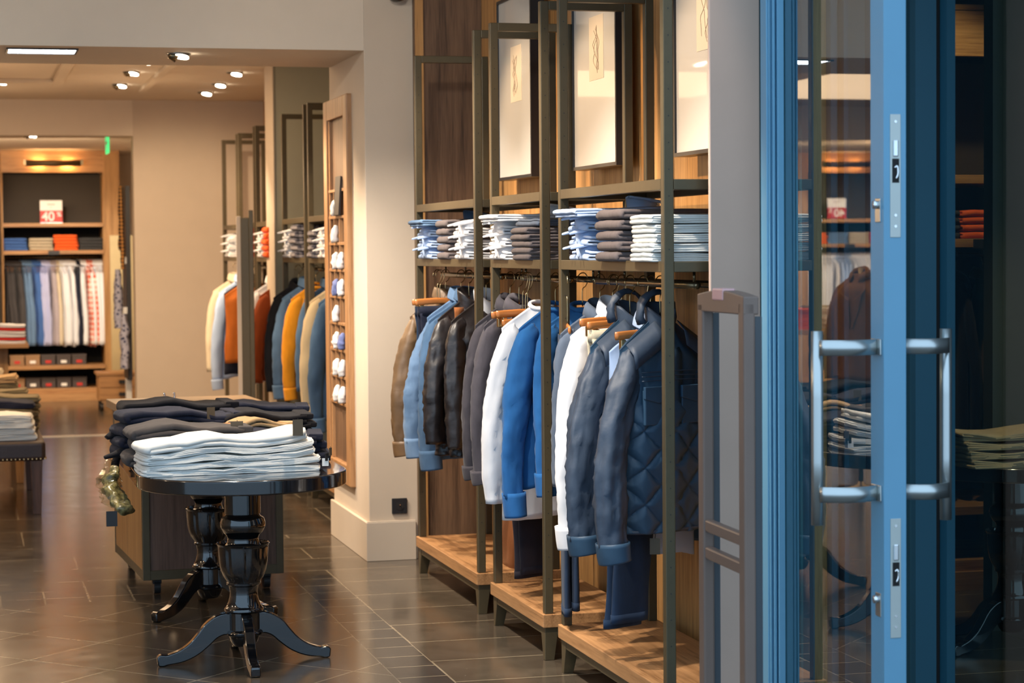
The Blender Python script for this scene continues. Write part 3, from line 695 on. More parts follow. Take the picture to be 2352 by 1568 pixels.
# ================================================================ the long black pedestal table
TX, TY0, TY1, TR = 1.04, 8.262, 9.50, .405
r = empty('pedestal_table', (TX, TY0, 0), 0, 'glossy black rounded table on two turned pedestals, piled with trousers', 'table')
out = [(TR * cos(a), -TR * abs(sin(a))) for a in [pi * i / 80 for i in range(81)]] + [(-TR * cos(a), TY1 - TY0 + TR * abs(sin(a))) for a in [pi * i / 40 for i in range(41)]]
link('tabletop', prism(nb(), out, 'z', .694, .75), M_TOP, r, smooth='auto', bevel=.006, seg=3)
def pedestal(cy, legs):
    Pf = [(.694, .10), (.68, .10), (.675, .070), (.60, .070), (.583, .070), (.580, .066), (.572, .070), (.566, .082), (.548, .088), (.532, .088), (.520, .082), (.512, .078), (.506, .074), (.50, .066), (.485, .060), (.468, .064), (.455, .074), (.450, .085)]
    c = link('turned_column', lathe(nb(), Pf + [(.449, .07), (.40, .06)], 48, 0, cy), M_BLACK, r, 'auto')
    bw = nb(); n = 64; rings = []
    for z, rr in [(.448, .088), (.458, .100), (.466, .104), (.468, .102), (.462, .099), (.45, .098), (.42, .096), (.39, .0935), (.36, .088), (.335, .078), (.322, .068), (.316, .066), (.312, .064)][::1]:
        rings.append([Vector((rr * cos(2 * pi * i / n) * (1 - (.055 if i % 8 == 0 and z < .455 and z > .325 else 0)), cy + rr * sin(2 * pi * i / n) * (1 - (.055 if i % 8 == 0 and z < .455 and z > .325 else 0)), z)) for i in range(n)])
    loft(bw, rings); link('fluted_bowl', bw, M_BLACK, r, 'auto')
    link('turned_neck', lathe(nb(), [(.318, .064), (.314, .067), (.306, .066), (.30, .058), (.28, .054), (.26, .055), (.24, .06), (.225, .066), (.216, .072), (.212, .076), (.205, .077), (.20, .073), (.196, .062), (.13, .062), (.126, .07), (.118, .074), (.110, .072), (.104, .06), (.08, .052), (.065, .04), (.06, .01)], 48, 0, cy), M_BLACK, r, 'auto')
    for ang in legs:
        bm = nb(); a = radians(ang); rings = []
        C0 = cat([(.045, .150), (.085, .150), (.130, .128), (.165, .092), (.205, .058), (.255, .034), (.305, .026), (.345, .016)], 26)if False else None
        pts = [Vector(p) for p in ((.045, 0, .152), (.085, 0, .152), (.125, 0, .132), (.158, 0, .098), (.195, 0, .064), (.240, 0, .039), (.290, 0, .026), (.338, 0, .020))]
        P = cat(pts, 30)
        for i, p in enumerate(P):
            t = (P[min(i + 1, 29)] - P[max(0, i - 1)]).normalized(); nn = Vector((-t.z, 0, t.x)); u = i / 29
            hh = .046 - .026 * min(1, u * 1.15) + (.004 if u > .93 else 0); ww = .021 - .002 * u
            if i == 29: hh *= .7
            rings.append([Vector((cos(a) * q.x - sin(a) * q.y, cy + sin(a) * q.x + cos(a) * q.y, max(0, q.z))) for q in [p + nn * hh * sv + Vector((0, ww * sw, 0)) for sv, sw in ((1, -1), (1, 1), (-1, 1), (-1, -1))]])
        loft(bm, rings); link('curved_leg', bm, M_BLACK, r, 'auto', bevel=.005)
pedestal(0, (180, 0, 270, 90)); pedestal(TY1 - .04 - TY0, (218, 322, 90))

# ================================================================ clothes on the racks
F_TAN = plain('brown_leather', (.165, .095, .045), .45, var=.25, vs=9, bmp=.25, bs=40)
F_DEN = cloth('light_denim', (.15, .235, .37), .85, .22, 9, c2=(.085, .155, .27)); F_DEN2 = cloth('mid_denim', (.07, .135, .24), .85, .25, 9)
F_JEAN = cloth('indigo_denim', (.016, .032, .065), .85, .35, 9); F_JEANB = cloth('black_denim', (.020, .017, .024), .85, .3, 9)
F_BLKQ = plain('black_quilted_nylon', (.022, .017, .017), .38, var=.3, vs=14, bmp=.35, bs=38, spec=.6); F_RUST = cloth('rust_lining', (.36, .12, .035), .8)
F_CHAR = cloth('charcoal_wool', (.075, .068, .080), .95, .1, 40, 500, .15); F_CHAR2 = cloth('charcoal_wool_dark', (.052, .047, .056), .95, .1, 40, 500, .15)
F_WHT = cloth('white_cotton', (.80, .80, .82), .85, .02, 5, wstr=.18); F_BLUE = cloth('bright_blue_knit', (.022, .12, .33), .95, .08, 30, 400, .12)
F_SLATE = cloth('slate_grey_cloth', (.085, .11, .155), .9, .1, 20); F_NAVY = plain('navy_nylon', (.040, .060, .095), .55, var=.15, vs=10, bmp=.45, bs=26, spec=.55)
F_NAVYQ = plain('navy_quilt', (.030, .072, .125), .5, var=.12, vs=12, bmp=.25, bs=34, spec=.45)
F_CREAM = cloth('cream_cotton', (.66, .56, .40), .85, .06); F_LBLUE = cloth('pale_blue_cotton', (.42, .54, .76), .85, .05, 5, wstr=.15)
F_GREY = cloth('taupe_grey_knit', (.125, .105, .105), .95, .08, 40, 500, .2); F_BLK = cloth('black_cotton', (.010, .010, .013), .9, .2)
F_NAVC = cloth('dark_navy_cotton', (.016, .019, .036), .9, .2); F_DGREY = cloth('dark_grey_cotton', (.062, .056, .056), .9, .12)
F_KHAKI = cloth('khaki_cotton', (.46, .31, .16), .9, .08); F_OLIVE = cloth('olive_cotton', (.20, .16, .09), .9, .12); F_BEIGE = cloth('beige_wool', (.56, .44, .27), .95, .06)
F_ORG = cloth('orange_knit', (.80, .12, .02), .9, .05); F_MUST = cloth('mustard_knit', (.62, .25, .015), .95, .06, 40, 500, .12); F_RED = cloth('brick_red_wool', (.26, .055, .015), .95, .1)
F_REDC = cloth('red_cotton', (.62, .04, .03), .9, .05); F_ORV = cloth('orange_vest_cloth', (.50, .13, .015), .7, .1); F_WHITED = cloth('off_white_denim', (.76, .76, .72), .9, .03, 8, wstr=.12)
F_PLAID = pattern('grey_plaid', (.05, .05, .07), (.30, .28, .30), 'check', 130); F_REDPL = pattern('red_white_check', (.75, .12, .06), (.85, .78, .7), 'check', 110)
F_BLOT = pattern('navy_white_print', (.04, .05, .12), (.45, .45, .55), 'blot', 30); F_BASK = pattern('orange_black_check', (.03, .02, .015), (.60, .28, .08), 'check', 190)
F_ROYAL = cloth('royal_blue_knit', (.06, .14, .38), .95, .06); F_STEELB = cloth('steel_blue_cotton', (.13, .22, .36), .9, .08); F_LILAC = cloth('pale_lilac_cotton', (.48, .50, .72), .9, .05)
F_TAUPE = cloth('taupe_cotton', (.42, .36, .38), .9, .06); F_SAND = cloth('sand_knit', (.48, .40, .28), .95, .06); F_TEAL = cloth('dark_grey_knit', (.045, .045, .045), .95, .06)

NZ = 1.372; RODX = 2.30; GR = 'clothes hanging on the right-hand racks'; HR = 'wooden hangers on the right-hand racks'
def hang(name, label, catg, y, mat, dx=0, yaw=0, hl=None, z=NZ, grp=GR, hgrp=HR, hw=None, cam_rod=RODX, **k):
    W = k.get('W', .2)
    hanger((cam_rod + dx, y, z), radians(yaw), hl or 'wooden hanger of the ' + ' '.join(label.split()[:12]), hgrp, 1.49 - z, w=(hw or W * .88))
    k.setdefault('slope', .62)
    return garment(name, label, catg, grp, (cam_rod + dx, y, z - .004), radians(yaw), mat, **k)
def btns(r, W, T, L, seed): pass
def yoke(mat):
    def f(r, W, T, L, seed):
        for s in (-1, 1):
            bm = nb(); A = []
            for k in range(9):
                x = s * W * (.28 + .70 * k / 8)
                zt = -.62 * W * max(0, abs(x) / W - .26)
                A.append([Vector((x, -T * .35 - .006, zt - .002)), Vector((x, -T * .85 - .010, zt - .035)), Vector((x, -T - .011, zt - .085))])
            loft(bm, A, False, False, False); link('shoulder_yoke', bm, mat, r, True, solid=.003)
    return f
def facing(mat, x=.0, w=.05):
    def f(r, W, T, L, seed):
        bm = nb(); A = []
        for k in range(22):
            t = k / 21; A.append([Vector((x - w * (1.3 - t) + .006 * nz(t * 7, 1, seed), -T - .010, -.03 - t * L * .82)), Vector((x + .006 * nz(t * 6, 5, seed), -T - .013, -.03 - t * L * .82))])
        loft(bm, A, False, False, False); link('lining_edge', bm, mat, r, True, solid=.004)
    return f
hang('leather_jacket', 'brown leather jacket at the far end of the racks, next to the pier', 'jacket', 10.13, F_TAN, dx=-.02, yaw=8, W=.185, L=.74, sleeve=.62, srad=(.056, .044), sout=.085, collar='shirt', swr=.010, seed=1, fold=.015, cuff=dict(h=.05, r=.045), extra=(yoke(F_TAN),))
for k, (y, m, lab) in enumerate(((10.02, F_JEAN, 'dark jeans clipped on a hanger just behind the denim shirt'), (9.96, F_NAVC, 'navy trousers clipped on a hanger in front of the dark jeans, behind the denim shirt'))):
    hanger((RODX - .085, y, 1.35), radians(16), 'clip hanger carrying the ' + lab.split(' clipped')[0] + ' beside the brown leather jacket', HR, .14, .17, True); trousers_hung('jeans' if k == 0 else 'trousers', lab, GR, (RODX - .10, y, 1.30), radians(16), m, L=.62, seed=k)
hang('denim_shirt', 'light blue denim shirt hanging in front of the brown leather jacket', 'shirt', 9.84, F_DEN, dx=-.01, yaw=14, W=.18, L=.735, sleeve=.58, srad=(.058, .048), sout=.115, swr=.011, seed=2, fold=.024, cuff=dict(h=.07, r=.05), extra=(placket(F_DEN), pocket(F_DEN, -.09, -.22, .11, .13)))
hang('denim_shirt', 'second blue denim shirt, mostly hidden behind the black quilted vest', 'shirt', 9.72, F_DEN2, yaw=10, W=.205, L=.74, sleeve=.62, srad=(.06, .046), sout=.04, swr=.011, seed=12, fold=.024, cuff=dict(h=.07, r=.05), extra=(placket(F_DEN2),))
hang('quilted_vest', 'black quilted jacket with rust lining beside the light denim shirt', 'jacket', 9.55, F_BLKQ, dx=-.04, yaw=24, W=.18, L=.70, sleeve=.56, srad=(.054, .046), sout=.075, swr=.014, seed=3, fold=.016, quilt=(.085, .10), collar='stand', lining=F_RUST, extra=(facing(F_RUST, -.075, .04), pocket(F_BLKQ, .09, -.42, .11, .12)), res=(110, 90))
hang('fleece_collar_jacket', 'black jacket with a white fleece collar behind the first steel post pair', 'jacket', 9.38, F_BLKQ, yaw=20, W=.19, L=.69, sleeve=.57, sout=.02, swr=.012, seed=4, quilt=(.085, .12), collar='stand', cmat=F_WHT, res=(90, 70))
lap = dict(collar='lapel', swr=.005, fold=.014)
hang('wool_blazer', 'charcoal wool blazer, the farther of two in the narrow rack', 'blazer', 8.71, F_CHAR2, dx=-.06, yaw=20, W=.178, L=.72, sleeve=.60, srad=(.054, .044), sout=.06, seed=5, cuff=dict(h=.03, r=.047, buttons=2), extra=(placket(F_CHAR2, 3, M_BRASS), pocket(F_CHAR2, -.1, -.5, .12, .1)), **lap)
hang('wool_blazer', 'charcoal wool blazer, the nearer of two, beside the white t-shirt', 'blazer', 8.60, F_CHAR, dx=-.05, yaw=20, W=.178, L=.735, sleeve=.61, srad=(.056, .045), sout=.06, seed=6, cuff=dict(h=.03, r=.048, buttons=2), extra=(placket(F_CHAR, 3, M_BRASS), pocket(F_CHAR, -.1, -.5, .12, .1)), **lap)
hanger((RODX - .06, 8.50, 1.33), radians(12), 'clip hanger with empty clips right of the charcoal blazers', HR, .16, .18, True)
hanger((RODX - .05, 8.46, 1.335), radians(12), 'second clip hanger in front of the empty clip hanger by the blazers', HR, .155, .18, True)
hang('cotton_shirt', 'plain white long shirt hanging behind the bright blue sweater', 'shirt', 8.36, F_WHT, dx=-.02, yaw=12, W=.18, L=.86, sleeve=.70, srad=(.054, .047), sout=.075, swr=.007, seed=7, fold=.02, collar='crew')
hang('knit_sweater', 'bright blue knit sweater hanging in the middle rack', 'sweater', 8.18, F_BLUE, dx=-.01, yaw=18, W=.175, L=.70, sleeve=.66, srad=(.062, .042), sout=.075, swr=.007, seed=8, fold=.022, collar='crew', cuff=dict(h=.075, r=.042, rib=True, t=.9))
hang('knit_sweater', 'second bright blue sweater, seen between two steel posts', 'sweater', 8.07, F_BLUE, dx=.07, yaw=6, W=.175, L=.70, sleeve=.58, srad=(.056, .042), sout=.02, seed=9, fold=.02, collar='crew', cuff=dict(h=.07, r=.042, rib=True))
for (x, y, yaw, m, lab, hem) in ((2.23, 8.42, 24, F_JEANB, 'black jeans hanging low behind the bright blue sweater', .26), (2.27, 6.99, 20, F_JEAN, 'indigo jeans hanging below the navy quilted jackets', .31), (2.19, 7.66, 78, F_JEAN, 'indigo jeans seen edge-on behind the white shirt', .25)):
    hanger((x, y, 1.30), radians(yaw), 'clip hanger carrying the ' + lab, HR, .19, .15, True)
    trousers_hung('jeans', lab, GR, (x, y, 1.25), radians(yaw), m, L=1.25 - hem, w0=.085, w1=.078, seed=x, cuffed=m, lean=-.085 if y < 7.2 else (-.05 if y < 8 else .025))
hang('slate_jacket', 'slate grey jacket at the far end of the nearest rack', 'jacket', 7.60, F_SLATE, yaw=14, W=.17, L=.68, sleeve=.56, srad=(.05, .042), sout=.03, seed=10, fold=.015, collar='lapel')
hang('dress_shirt', 'crisp white shirt with open collar in the nearest rack', 'shirt', 7.44, F_WHT, yaw=14, W=.18, L=.85, sleeve=.70, srad=(.054, .044), sout=.055, swr=.008, seed=11, fold=.022, collar='open', extra=(placket(F_WHT),), cuff=dict(h=.06, r=.048))
hanger((RODX - .02, 7.36, 1.335), radians(20), 'clip hanger right of the crisp white shirt, farther one', HR, .155, .19, True)
hanger((RODX - .01, 7.30, 1.325), radians(20), 'clip hanger right of the crisp white shirt, nearer one', HR, .165, .19, True)
trousers_hung('trousers', 'cream trousers clipped on the hanger right of the crisp white shirt', GR, (RODX - .01, 7.31, 1.28), radians(20), F_CREAM, L=.70, w0=.14, w1=.11, seed=3)
def hood(mat):
    def f(r, W, T, L, seed):
        bm = nb(); A = []
        for k in range(14):
            t = k / 13; a = -.5 + t * (pi + 1.0)
            A.append([Vector((.078 * cos(a) * q, .012 + .035 * (q - 1) * 3 + .012 * nz(t * 9, q * 5, seed), .02 + .074 * sin(a) * q)) for q in (.90, 1.0, 1.08, 1.10, 1.02, .92)])
        loft(bm, A, False, False, False); link('folded_hood', bm, mat, r, True, solid=.008)
    return f
def seams(r, W, T, L, seed):
    bm = nb()
    for z in (-.175, -.19, -.205): tube(bm, [(-W * .8, -T - .004, z), (0, -T - .008, z + .002), (W * .8, -T - .004, z)], .0022, 6, 12, up=(0, 0, 1))
    link('stitched_seam', bm, F_NAVY, r, True)
    bm = nb(); A = []
    for k in range(41):
        a = 2 * pi * k / 40; ca, sa = cos(a), sin(a)
        A.append([Vector((W * 1.03 * math.copysign(abs(ca) ** .75, ca), (T + .006) * math.copysign(abs(sa) ** .8, sa), -L + z)) for z in (-.004, .008)])
    loft(bm, A, False, False, False); link('hem_binding', bm, F_NAVY, r, True, solid=.006)
for k, (y, lab, dx, yw) in enumerate(((7.17, 'navy nylon jacket, farther of the two quilted ones in the nearest rack', -.02, 22), (6.94, 'navy diamond-quilted jacket in front, nearest to the door', .015, 22))):
    hang('quilted_jacket', lab, 'jacket', y, F_NAVYQ, dx=dx, yaw=yw, z=1.36, W=.18, L=.72, T=.07, sleeve=.66, srad=(.062, .054), sout=.125, swr=.013, seed=20 + k, fold=.012, quilt=(.125, .34), slope=.72, collar='stand', cmat=F_NAVY, smat=F_NAVY,
         cuff=dict(h=.045, r=.051), extra=(yoke(F_NAVY), pocket(F_NAVYQ, -.080, -.235, .115, .12), pocket(F_NAVYQ, .085, -.235, .115, .12), placket(F_NAVYQ, 0, x0=-.03, x1=.03), hood(F_NAVY), seams), res=(230, 170), sleeve_n=30, sfwd=.03)
hang('dress_shirt', 'pale shirt whose hem shows below the navy quilted jackets', 'shirt', 7.06, F_LBLUE, dx=.02, yaw=15, z=1.33, W=.17, L=.79, sleeve=0, collar='shirt', seed=31, fold=.02)
# swing tags
def swing_tag(loc, rz, w, h, mat, label, writing=False, string=.07):
    r = empty('swing_tag', loc, rz, label, 'tag')
    link('card', B(-w / 2, w / 2, -.0012, .0012, -h, 0), mat, r)
    link('string', tube(nb(), [(0, 0, -.004), (.002, 0, string * .5), (0, 0, string)], .0012, 5, 8), M_TAGD, r, True)
    if writing:
        text('Massimo Dutti', 'tag_writing', .013, M_WHITE, r, (0, -.0016, -h * .80), (pi / 2, 0, 0), .0002)
        text('MEN', 'tag_small_writing', .006, M_WHITE, r, (0, -.0016, -h * .88), (pi / 2, 0, 0), .0002)
        bm = nb(); tube(bm, [(.007 * cos(2 * pi * k / 12), -.0016, -h * .68 + .007 * sin(2 * pi * k / 12)) for k in range(13)], .0006, 4, 0, up=(0, 1, 0)); tube(bm, [(-.004, -.0016, -h * .68 + .004), (0, -.0016, -h * .70), (.004, -.0016, -h * .68 + .004)], .0006, 4, 0, up=(0, 1, 0))
        link('crest', bm, M_WHITE, r)
    return r
swing_tag((2.355, 6.42, .53), 0, .048, .098, M_TAGD, 'black swing tag with white lettering hanging below the nearest jacket', True, .11)
swing_tag((2.295, 6.80, .545), .2, .035, .10, M_TAGD, 'dark swing tag hanging behind the nearest steel post', False, .09)
swing_tag((2.262, 6.85, .615), -.3, .035, .055, M_TAGB, 'brown card tag at the hem of the navy quilted jacket', False, .03)

# ---------------------------------------------------------------- folded clothes on the rack shelves
SZ = 1.555; GF = 'folded clothes on the right-hand rack shelves'
def sweaters(n, x, y, z, mat, h, w, d, lab, layers=2, name='folded_sweater', catg='sweater', grp=GF, seed=0, rz=0, topw=1.0, wave=None):
    ORD = ['bottom', 'second from the bottom', 'third from the bottom', 'fourth from the bottom', 'fifth from the bottom', 'sixth from the bottom']
    for k in range(n):
        pos = 'topmost' if k == n - 1 else ORD[k]
        folded(name, '%s, %s of its stack' % (lab, pos), catg, grp, (x + random.uniform(-.006, .006), y + random.uniform(-.004, .004), z + k * h), rz + random.uniform(-.03, .03), mat, w=w, d=d, h=h * .99, layers=layers, seed=seed + k * 3.1, wav=.003, wave=wave)
def shirts(n, x, y, mat, cmat, lab, seed=0, dz=.053, rz=0, h=.05, w=.33):
    ORD = ['bottom', 'middle', 'topmost']
    for k in range(n): folded_shirt('%s, %s of its stack' % (lab, ORD[k] if n == 3 and k < 3 else ('topmost' if k == n - 1 else 'lower')), GF, (x + k * .004 - .006 * k, y + random.uniform(-.005, .005), SZ + k * dz), rz + random.uniform(-.04, .04), mat, cmat, h=h, seed=seed + k, w=w)
def shirts_back(x, y, z, mat, lab, seed):   # the shirt laid the other way round on top: collar to the wall
    folded_shirt(lab, GF, (x, y, z), pi + .05, mat, mat, h=.05, seed=seed, w=.34)
# nearest rack
shirts(3, 2.335, 7.42, F_LBLUE, F_LBLUE, 'pale blue folded shirt in the nearest rack', 40); shirts_back(2.27, 7.38, SZ + .158, F_LBLUE, 'pale blue folded shirt on top of the nearest rack stack, collar to the right', 44)
sweaters(5, 2.315, 6.99, SZ, F_GREY, .036, .34, .27, 'taupe grey folded sweater in the nearest rack', seed=50)
sweaters(5, 2.315, 6.63, SZ, F_WHITED, .031, .33, .24, 'off-white folded trousers in the nearest rack', 4, 'folded_trousers', 'trousers', seed=60)
# middle rack
shirts(3, 2.32, 8.58, F_WHT, F_WHT, 'white folded shirt in the middle rack', 70); shirts_back(2.27, 8.52, SZ + .158, F_WHT, 'white folded shirt on top of the middle rack stack, collar to the right', 74)
folded('folded_shirt', 'grey-blue folded shirt on the dark trousers of the middle rack', 'shirt', GF, (2.34, 8.20, SZ + .135), .1, F_SLATE, w=.33, d=.25, h=.03, layers=3, seed=8)
sweaters(5, 2.315, 8.20, SZ, F_GREY, .0265, .33, .27, 'grey folded sweater in the middle rack', seed=80)
# rack beside the pier
shirts(3, 2.32, 10.02, F_LBLUE, F_LBLUE, 'pale blue folded shirt in the rack beside the pier', 90); shirts_back(2.27, 9.98, SZ + .158, F_STEELB, 'blue folded shirt on top in the rack beside the pier', 94)
sweaters(5, 2.315, 9.62, SZ, F_GREY, .037, .33, .22, 'grey folded sweater in the rack beside the pier', seed=100)
shirts(3, 2.32, 9.24, F_WHT, F_WHT, 'white folded shirt in the rack beside the pier', 110)
r = empty('leather_bag', (2.40, 9.22, .182), 0, 'brown leather bag standing on the wooden base beside the pier', 'bag')
bm = nb(); loft(bm, [[(.07 * s * math.copysign(abs(cos(a)) ** .5, cos(a)), .15 * s * math.copysign(abs(sin(a)) ** .5, sin(a)), z) for a in [2 * pi * i / 24 for i in range(24)]] for z, s in ((0, .9), (.02, 1), (.12, .95), (.22, .7), (.26, .5))]); link('bag_body', bm, plain('cognac_leather', (.20, .07, .025), .45, bmp=.2), r, True)
link('bag_handle', tube(nb(), [(0, -.06, .24), (0, -.05, .36), (0, .05, .36), (0, .06, .24)], .008, 8, 20), plain('cognac_leather', (.2, .07, .025)), r, True)

# ================================================================ trousers piled on the table
TZ = .7505; GT = 'folded trousers piled on the black table'
def tr(label, x, y, z, mat, w=.7, d=.3, h=.034, layers=4, rz=0, seed=0, bow=0, tip=0, band=True, name='folded_trousers'):
    wv = lambda px, pz: bow * sin((px / w + .5) * pi * 1.6) * .5 + tip * max(0, px / w) ** 2 + .007 * sin(px * 26 + seed) * min(1, pz * 40)
    return folded(name, label, 'trousers', GT, (x, y, z), rz, mat, w=w, d=d, h=h, layers=layers, seed=seed, wave=wv, band=band, wav=.007, taper=.05)
OW = ['lowest', 'second', 'third', 'fourth', 'topmost']
for k in range(5):
    lv = k / 4
    wv = lambda x, z, lv=lv: lv * (.022 * math.exp(-((x + .07) / .11) ** 2) + .045 * max(0, x / .35) ** 2.5 - .012 * max(0, -x / .35 - .3)) + .005 * sin(x * 30 + lv * 9) * min(1, z * 60) * (1 if x < .1 else .2)
    folded('folded_trousers', 'white folded trousers at the near end of the black table, %s in the pile' % OW[k], 'trousers', GT, (.985 + .010 * (k % 2) - .006 * k, 8.27, TZ + (.0235 * k)), .05 + .015 * k, F_WHITED, w=.70 - .012 * k, d=.30, h=.024 if k < 4 else .036, layers=(4, 6, 4, 4, 2)[k], seed=k * 2.3, wave=wv, band=False, wav=.006, taper=.05)
swing_tag((1.235, 8.09, .955), .1, .04, .062, M_TAGB, 'olive card tag standing up from the top white trousers', False, .004)
for k, c in enumerate((M_TAGW, M_TAGD, M_TAGB)): swing_tag((1.345 + .01 * k, 8.12, .80 + .02 * k), .5 * k, .025, .03, c, ['small white tag at the waistband end of the white trousers', 'small black tag at the waistband end of the white trousers', 'small olive tag at the waistband end of the white trousers'][k], False, .005)
P = [('dark grey', F_DGREY, .865, 8.64, 3, .47, .30, .052, .0), ('dark navy', F_NAVC, 1.25, 8.66, 3, .34, .28, .038, -.1), ('navy', F_NAVC, .86, 8.98, 4, .50, .28, .047, .1),
     ('black', F_BLK, 1.24, 8.99, 5, .36, .28, .034, .0), ('black', F_BLK, .90, 9.32, 4, .48, .28, .051, .08), ('navy', F_NAVC, 1.26, 9.33, 5, .36, .28, .036, -.08), ('black', F_BLK, 1.05, 9.66, 5, .60, .26, .034, .03)]
WH = ['behind the white pile on the left', 'behind the white pile on the right', 'in the left middle of the table', 'in the right middle of the table', 'on the far left of the table', 'on the far right of the table', 'at the rounded far end of the table']
for q, (cn, m, x, y, n, w_, d_, h_, rz_) in enumerate(P):
    for k in range(n):
        tr('%s folded trousers %s, %s' % (cn, WH[q], ['lowest', 'second up', 'third up', 'fourth up', 'fifth up', 'topmost'][k] if k < n - 1 else 'topmost'), x + random.uniform(-.02, .02), y + random.uniform(-.01, .01), TZ + k * h_, m, w=w_, d=d_, h=h_, layers=2, rz=rz_ + random.uniform(-.06, .06), seed=q * 7 + k * 1.9, bow=.008 + .02 * (k == n - 1), tip=.01)
tr('khaki folded trousers lying on the dark pile beside a tan belt', 1.19, 8.80, TZ + .118, F_KHAKI, w=.26, d=.16, h=.034, layers=2, rz=.35, seed=3, bow=.02)
r = empty('leather_belt', (1.06, 8.72, TZ + .128), 0, 'coiled tan leather belt lying between grey and khaki trousers', 'belt')
bm = nb()
tube(bm, [((.032 - .0015 * k * .5) * cos(k * .7) * 1.3, (.034 - .0008 * k) * sin(k * .7), .014 + .001 * nz(k, 1, 1)) for k in range(24)], [(.0018, .014)], 6, 90, up=(0, 0, 1)) if False else tube(bm, [((.038 - .0008 * k) * cos(k * .7) * 1.3, (.034 - .0008 * k) * sin(k * .7), .014) for k in range(24)], .006, 6, 90, up=(0, 0, 1))
link('belt_strap', bm, plain('tan_belt_leather', (.42, .19, .06), .4), r, True)
for (x, y, z, w_, h_, rz, c, lab) in ((.99, 8.86, .955, .035, .06, .3, M_TAGB, 'slanted card tag on the navy trousers in the middle of the table'), (1.06, 8.56, .918, .05, .022, .0, M_TAGB, 'small olive tag on the dark grey trousers')):
    swing_tag((x, y, z), rz, w_, h_, c, lab, False, .004)
# clothes drooping over the left edge of the table
for k, (pts, lab, rr) in enumerate((([(.80, 8.86, .80), (.66, 8.85, .80), (.60, 8.84, .775), (.55, 8.83, .762)], 'black jeans leg end sticking out over the left table edge', .024),
                                    ([(.78, 9.02, .85), (.66, 9.0, .86), (.60, 9.0, .845), (.57, 8.99, .83)], 'black trouser end poking out from the middle of the left pile', .03),
                                    ([(.70, 8.93, .775), (.622, 8.92, .77), (.598, 8.915, .72), (.596, 8.915, .67)], 'black trouser end drooping down over the left table edge', .024))):
    o = link('trouser_end', tube(nb(), pts, [(rr, rr * .5), (rr * 1.2, rr * .5), (rr, rr * .6), (rr * .6, rr * .3)], 14, 18, up=(0, 0, 1), disp=lambda q, a, t, p: q + (q - p) * .4 * nz(q.x * 30, q.y * 30, q.z * 30)), F_BLK, None, True); tag(o, lab, 'trousers', GT)
r = empty('wrapped_scarf', (.585, 8.62, .64), 0, 'yellow and grey scarf in clear wrapping hanging at the left table edge', 'scarf')
bm = nb(); tube(bm, [(-.005, .10, .09), (-.02, .03, .03), (-.005, -.05, -.02), (.03, -.12, -.06)], [(.02, .015), (.032, .022), (.036, .026), (.03, .02)], 18, 30, up=(0, 0, 1), disp=lambda q, a, t, p: q + (q - p) * .9 * nz(q.x * 30, q.y * 30, q.z * 30)); link('scarf_roll', bm, M_SCARF, r, True)
bm = nb(); tube(bm, [(-.02, .12, .11), (-.028, .03, .035), (-.02, -.07, -.03)], [(.02, .02), (.045, .036), (.036, .03)], 14, 20, up=(0, 0, 1), disp=lambda q, a, t, p: q + (q - p) * .8 * nz(q.x * 60, q.y * 60, q.z * 60)); link('clear_wrapping', bm, glass('wrapping_film', (.9, .9, .85), 1.5), r, True)
link('price_card', B(-.055, -.012, -.155, -.153, -.115, -.055), M_TAGD, r)

# ================================================================ walnut display console behind the table
r = empty('display_console', (.79, 9.96, 0), radians(3.3), 'walnut display console with dark metal edges behind the black table', 'console')
W_, D_ = .66, 1.02; bm = nb()
link('side_panel', B(.0, .02, .03, D_ - .03, .12, .80), M_CAB, r); link('side_panel', B(W_ - .02, W_, .03, D_ - .03, .12, .80), M_CAB, r)
link('front_panel', B(.03, W_ - .03, .006, .02, .12, .80), M_BOXW, r); link('back_panel', B(.03, W_ - .03, D_ - .02, D_ - .006, .12, .80), M_BOXW, r)
for x in (0, W_ - .03):
    for y in (0, D_ - .03): link('edge_post', B(x - .002, x + .032, y - .002, y + .032, .075, .815), M_RACK, r, bevel=.002)
for (x0, x1, y0, y1) in ((0, W_, 0, .03), (0, W_, D_ - .03, D_), (0, .03, 0, D_), (W_ - .03, W_, 0, D_)): link('bottom_rail', B(x0, x1, y0, y1, .075, .12), M_RACK, r, bevel=.002)
link('top_board', B(-.03, W_ + .03, -.02, D_ + .04, .815, .855), wood('console_top', (.22, .13, .06), (.33, .21, .11), .35, 'x'), r, bevel=.003)
link('bottom_board', B(.02, W_ - .02, .02, D_ - .02, .085, .1), M_BOXW, r)
for x in (.07, W_ - .07):
    for y in (.07, D_ - .07): link('caster', (lambda bm: (bmesh.ops.create_cone(bm, cap_ends=True, segments=20, radius1=.032, radius2=.032, depth=.03, matrix=Matrix.Translation((x, y, .033)) @ Matrix.Rotation(pi / 2, 4, 'Y')), box(bm, x - .02, x + .02, y - .02, y + .02, .05, .076), bm)[-1])(nb()), M_TAGD, r)
for k, x in enumerate((.98, 1.03)):
    o = link('sign_clip', tube(nb(), [(0, 0, 0), (.002, 0, .02), (-.002, 0, .035)], .006, 8, 8), M_CHROME, None, True, loc=(x, 10.86, .8555)); tag(o, 'small chrome clip on the console top, ' + ('left' if k == 0 else 'right') + ' of the pair', 'clip', 'chrome clips on the console')

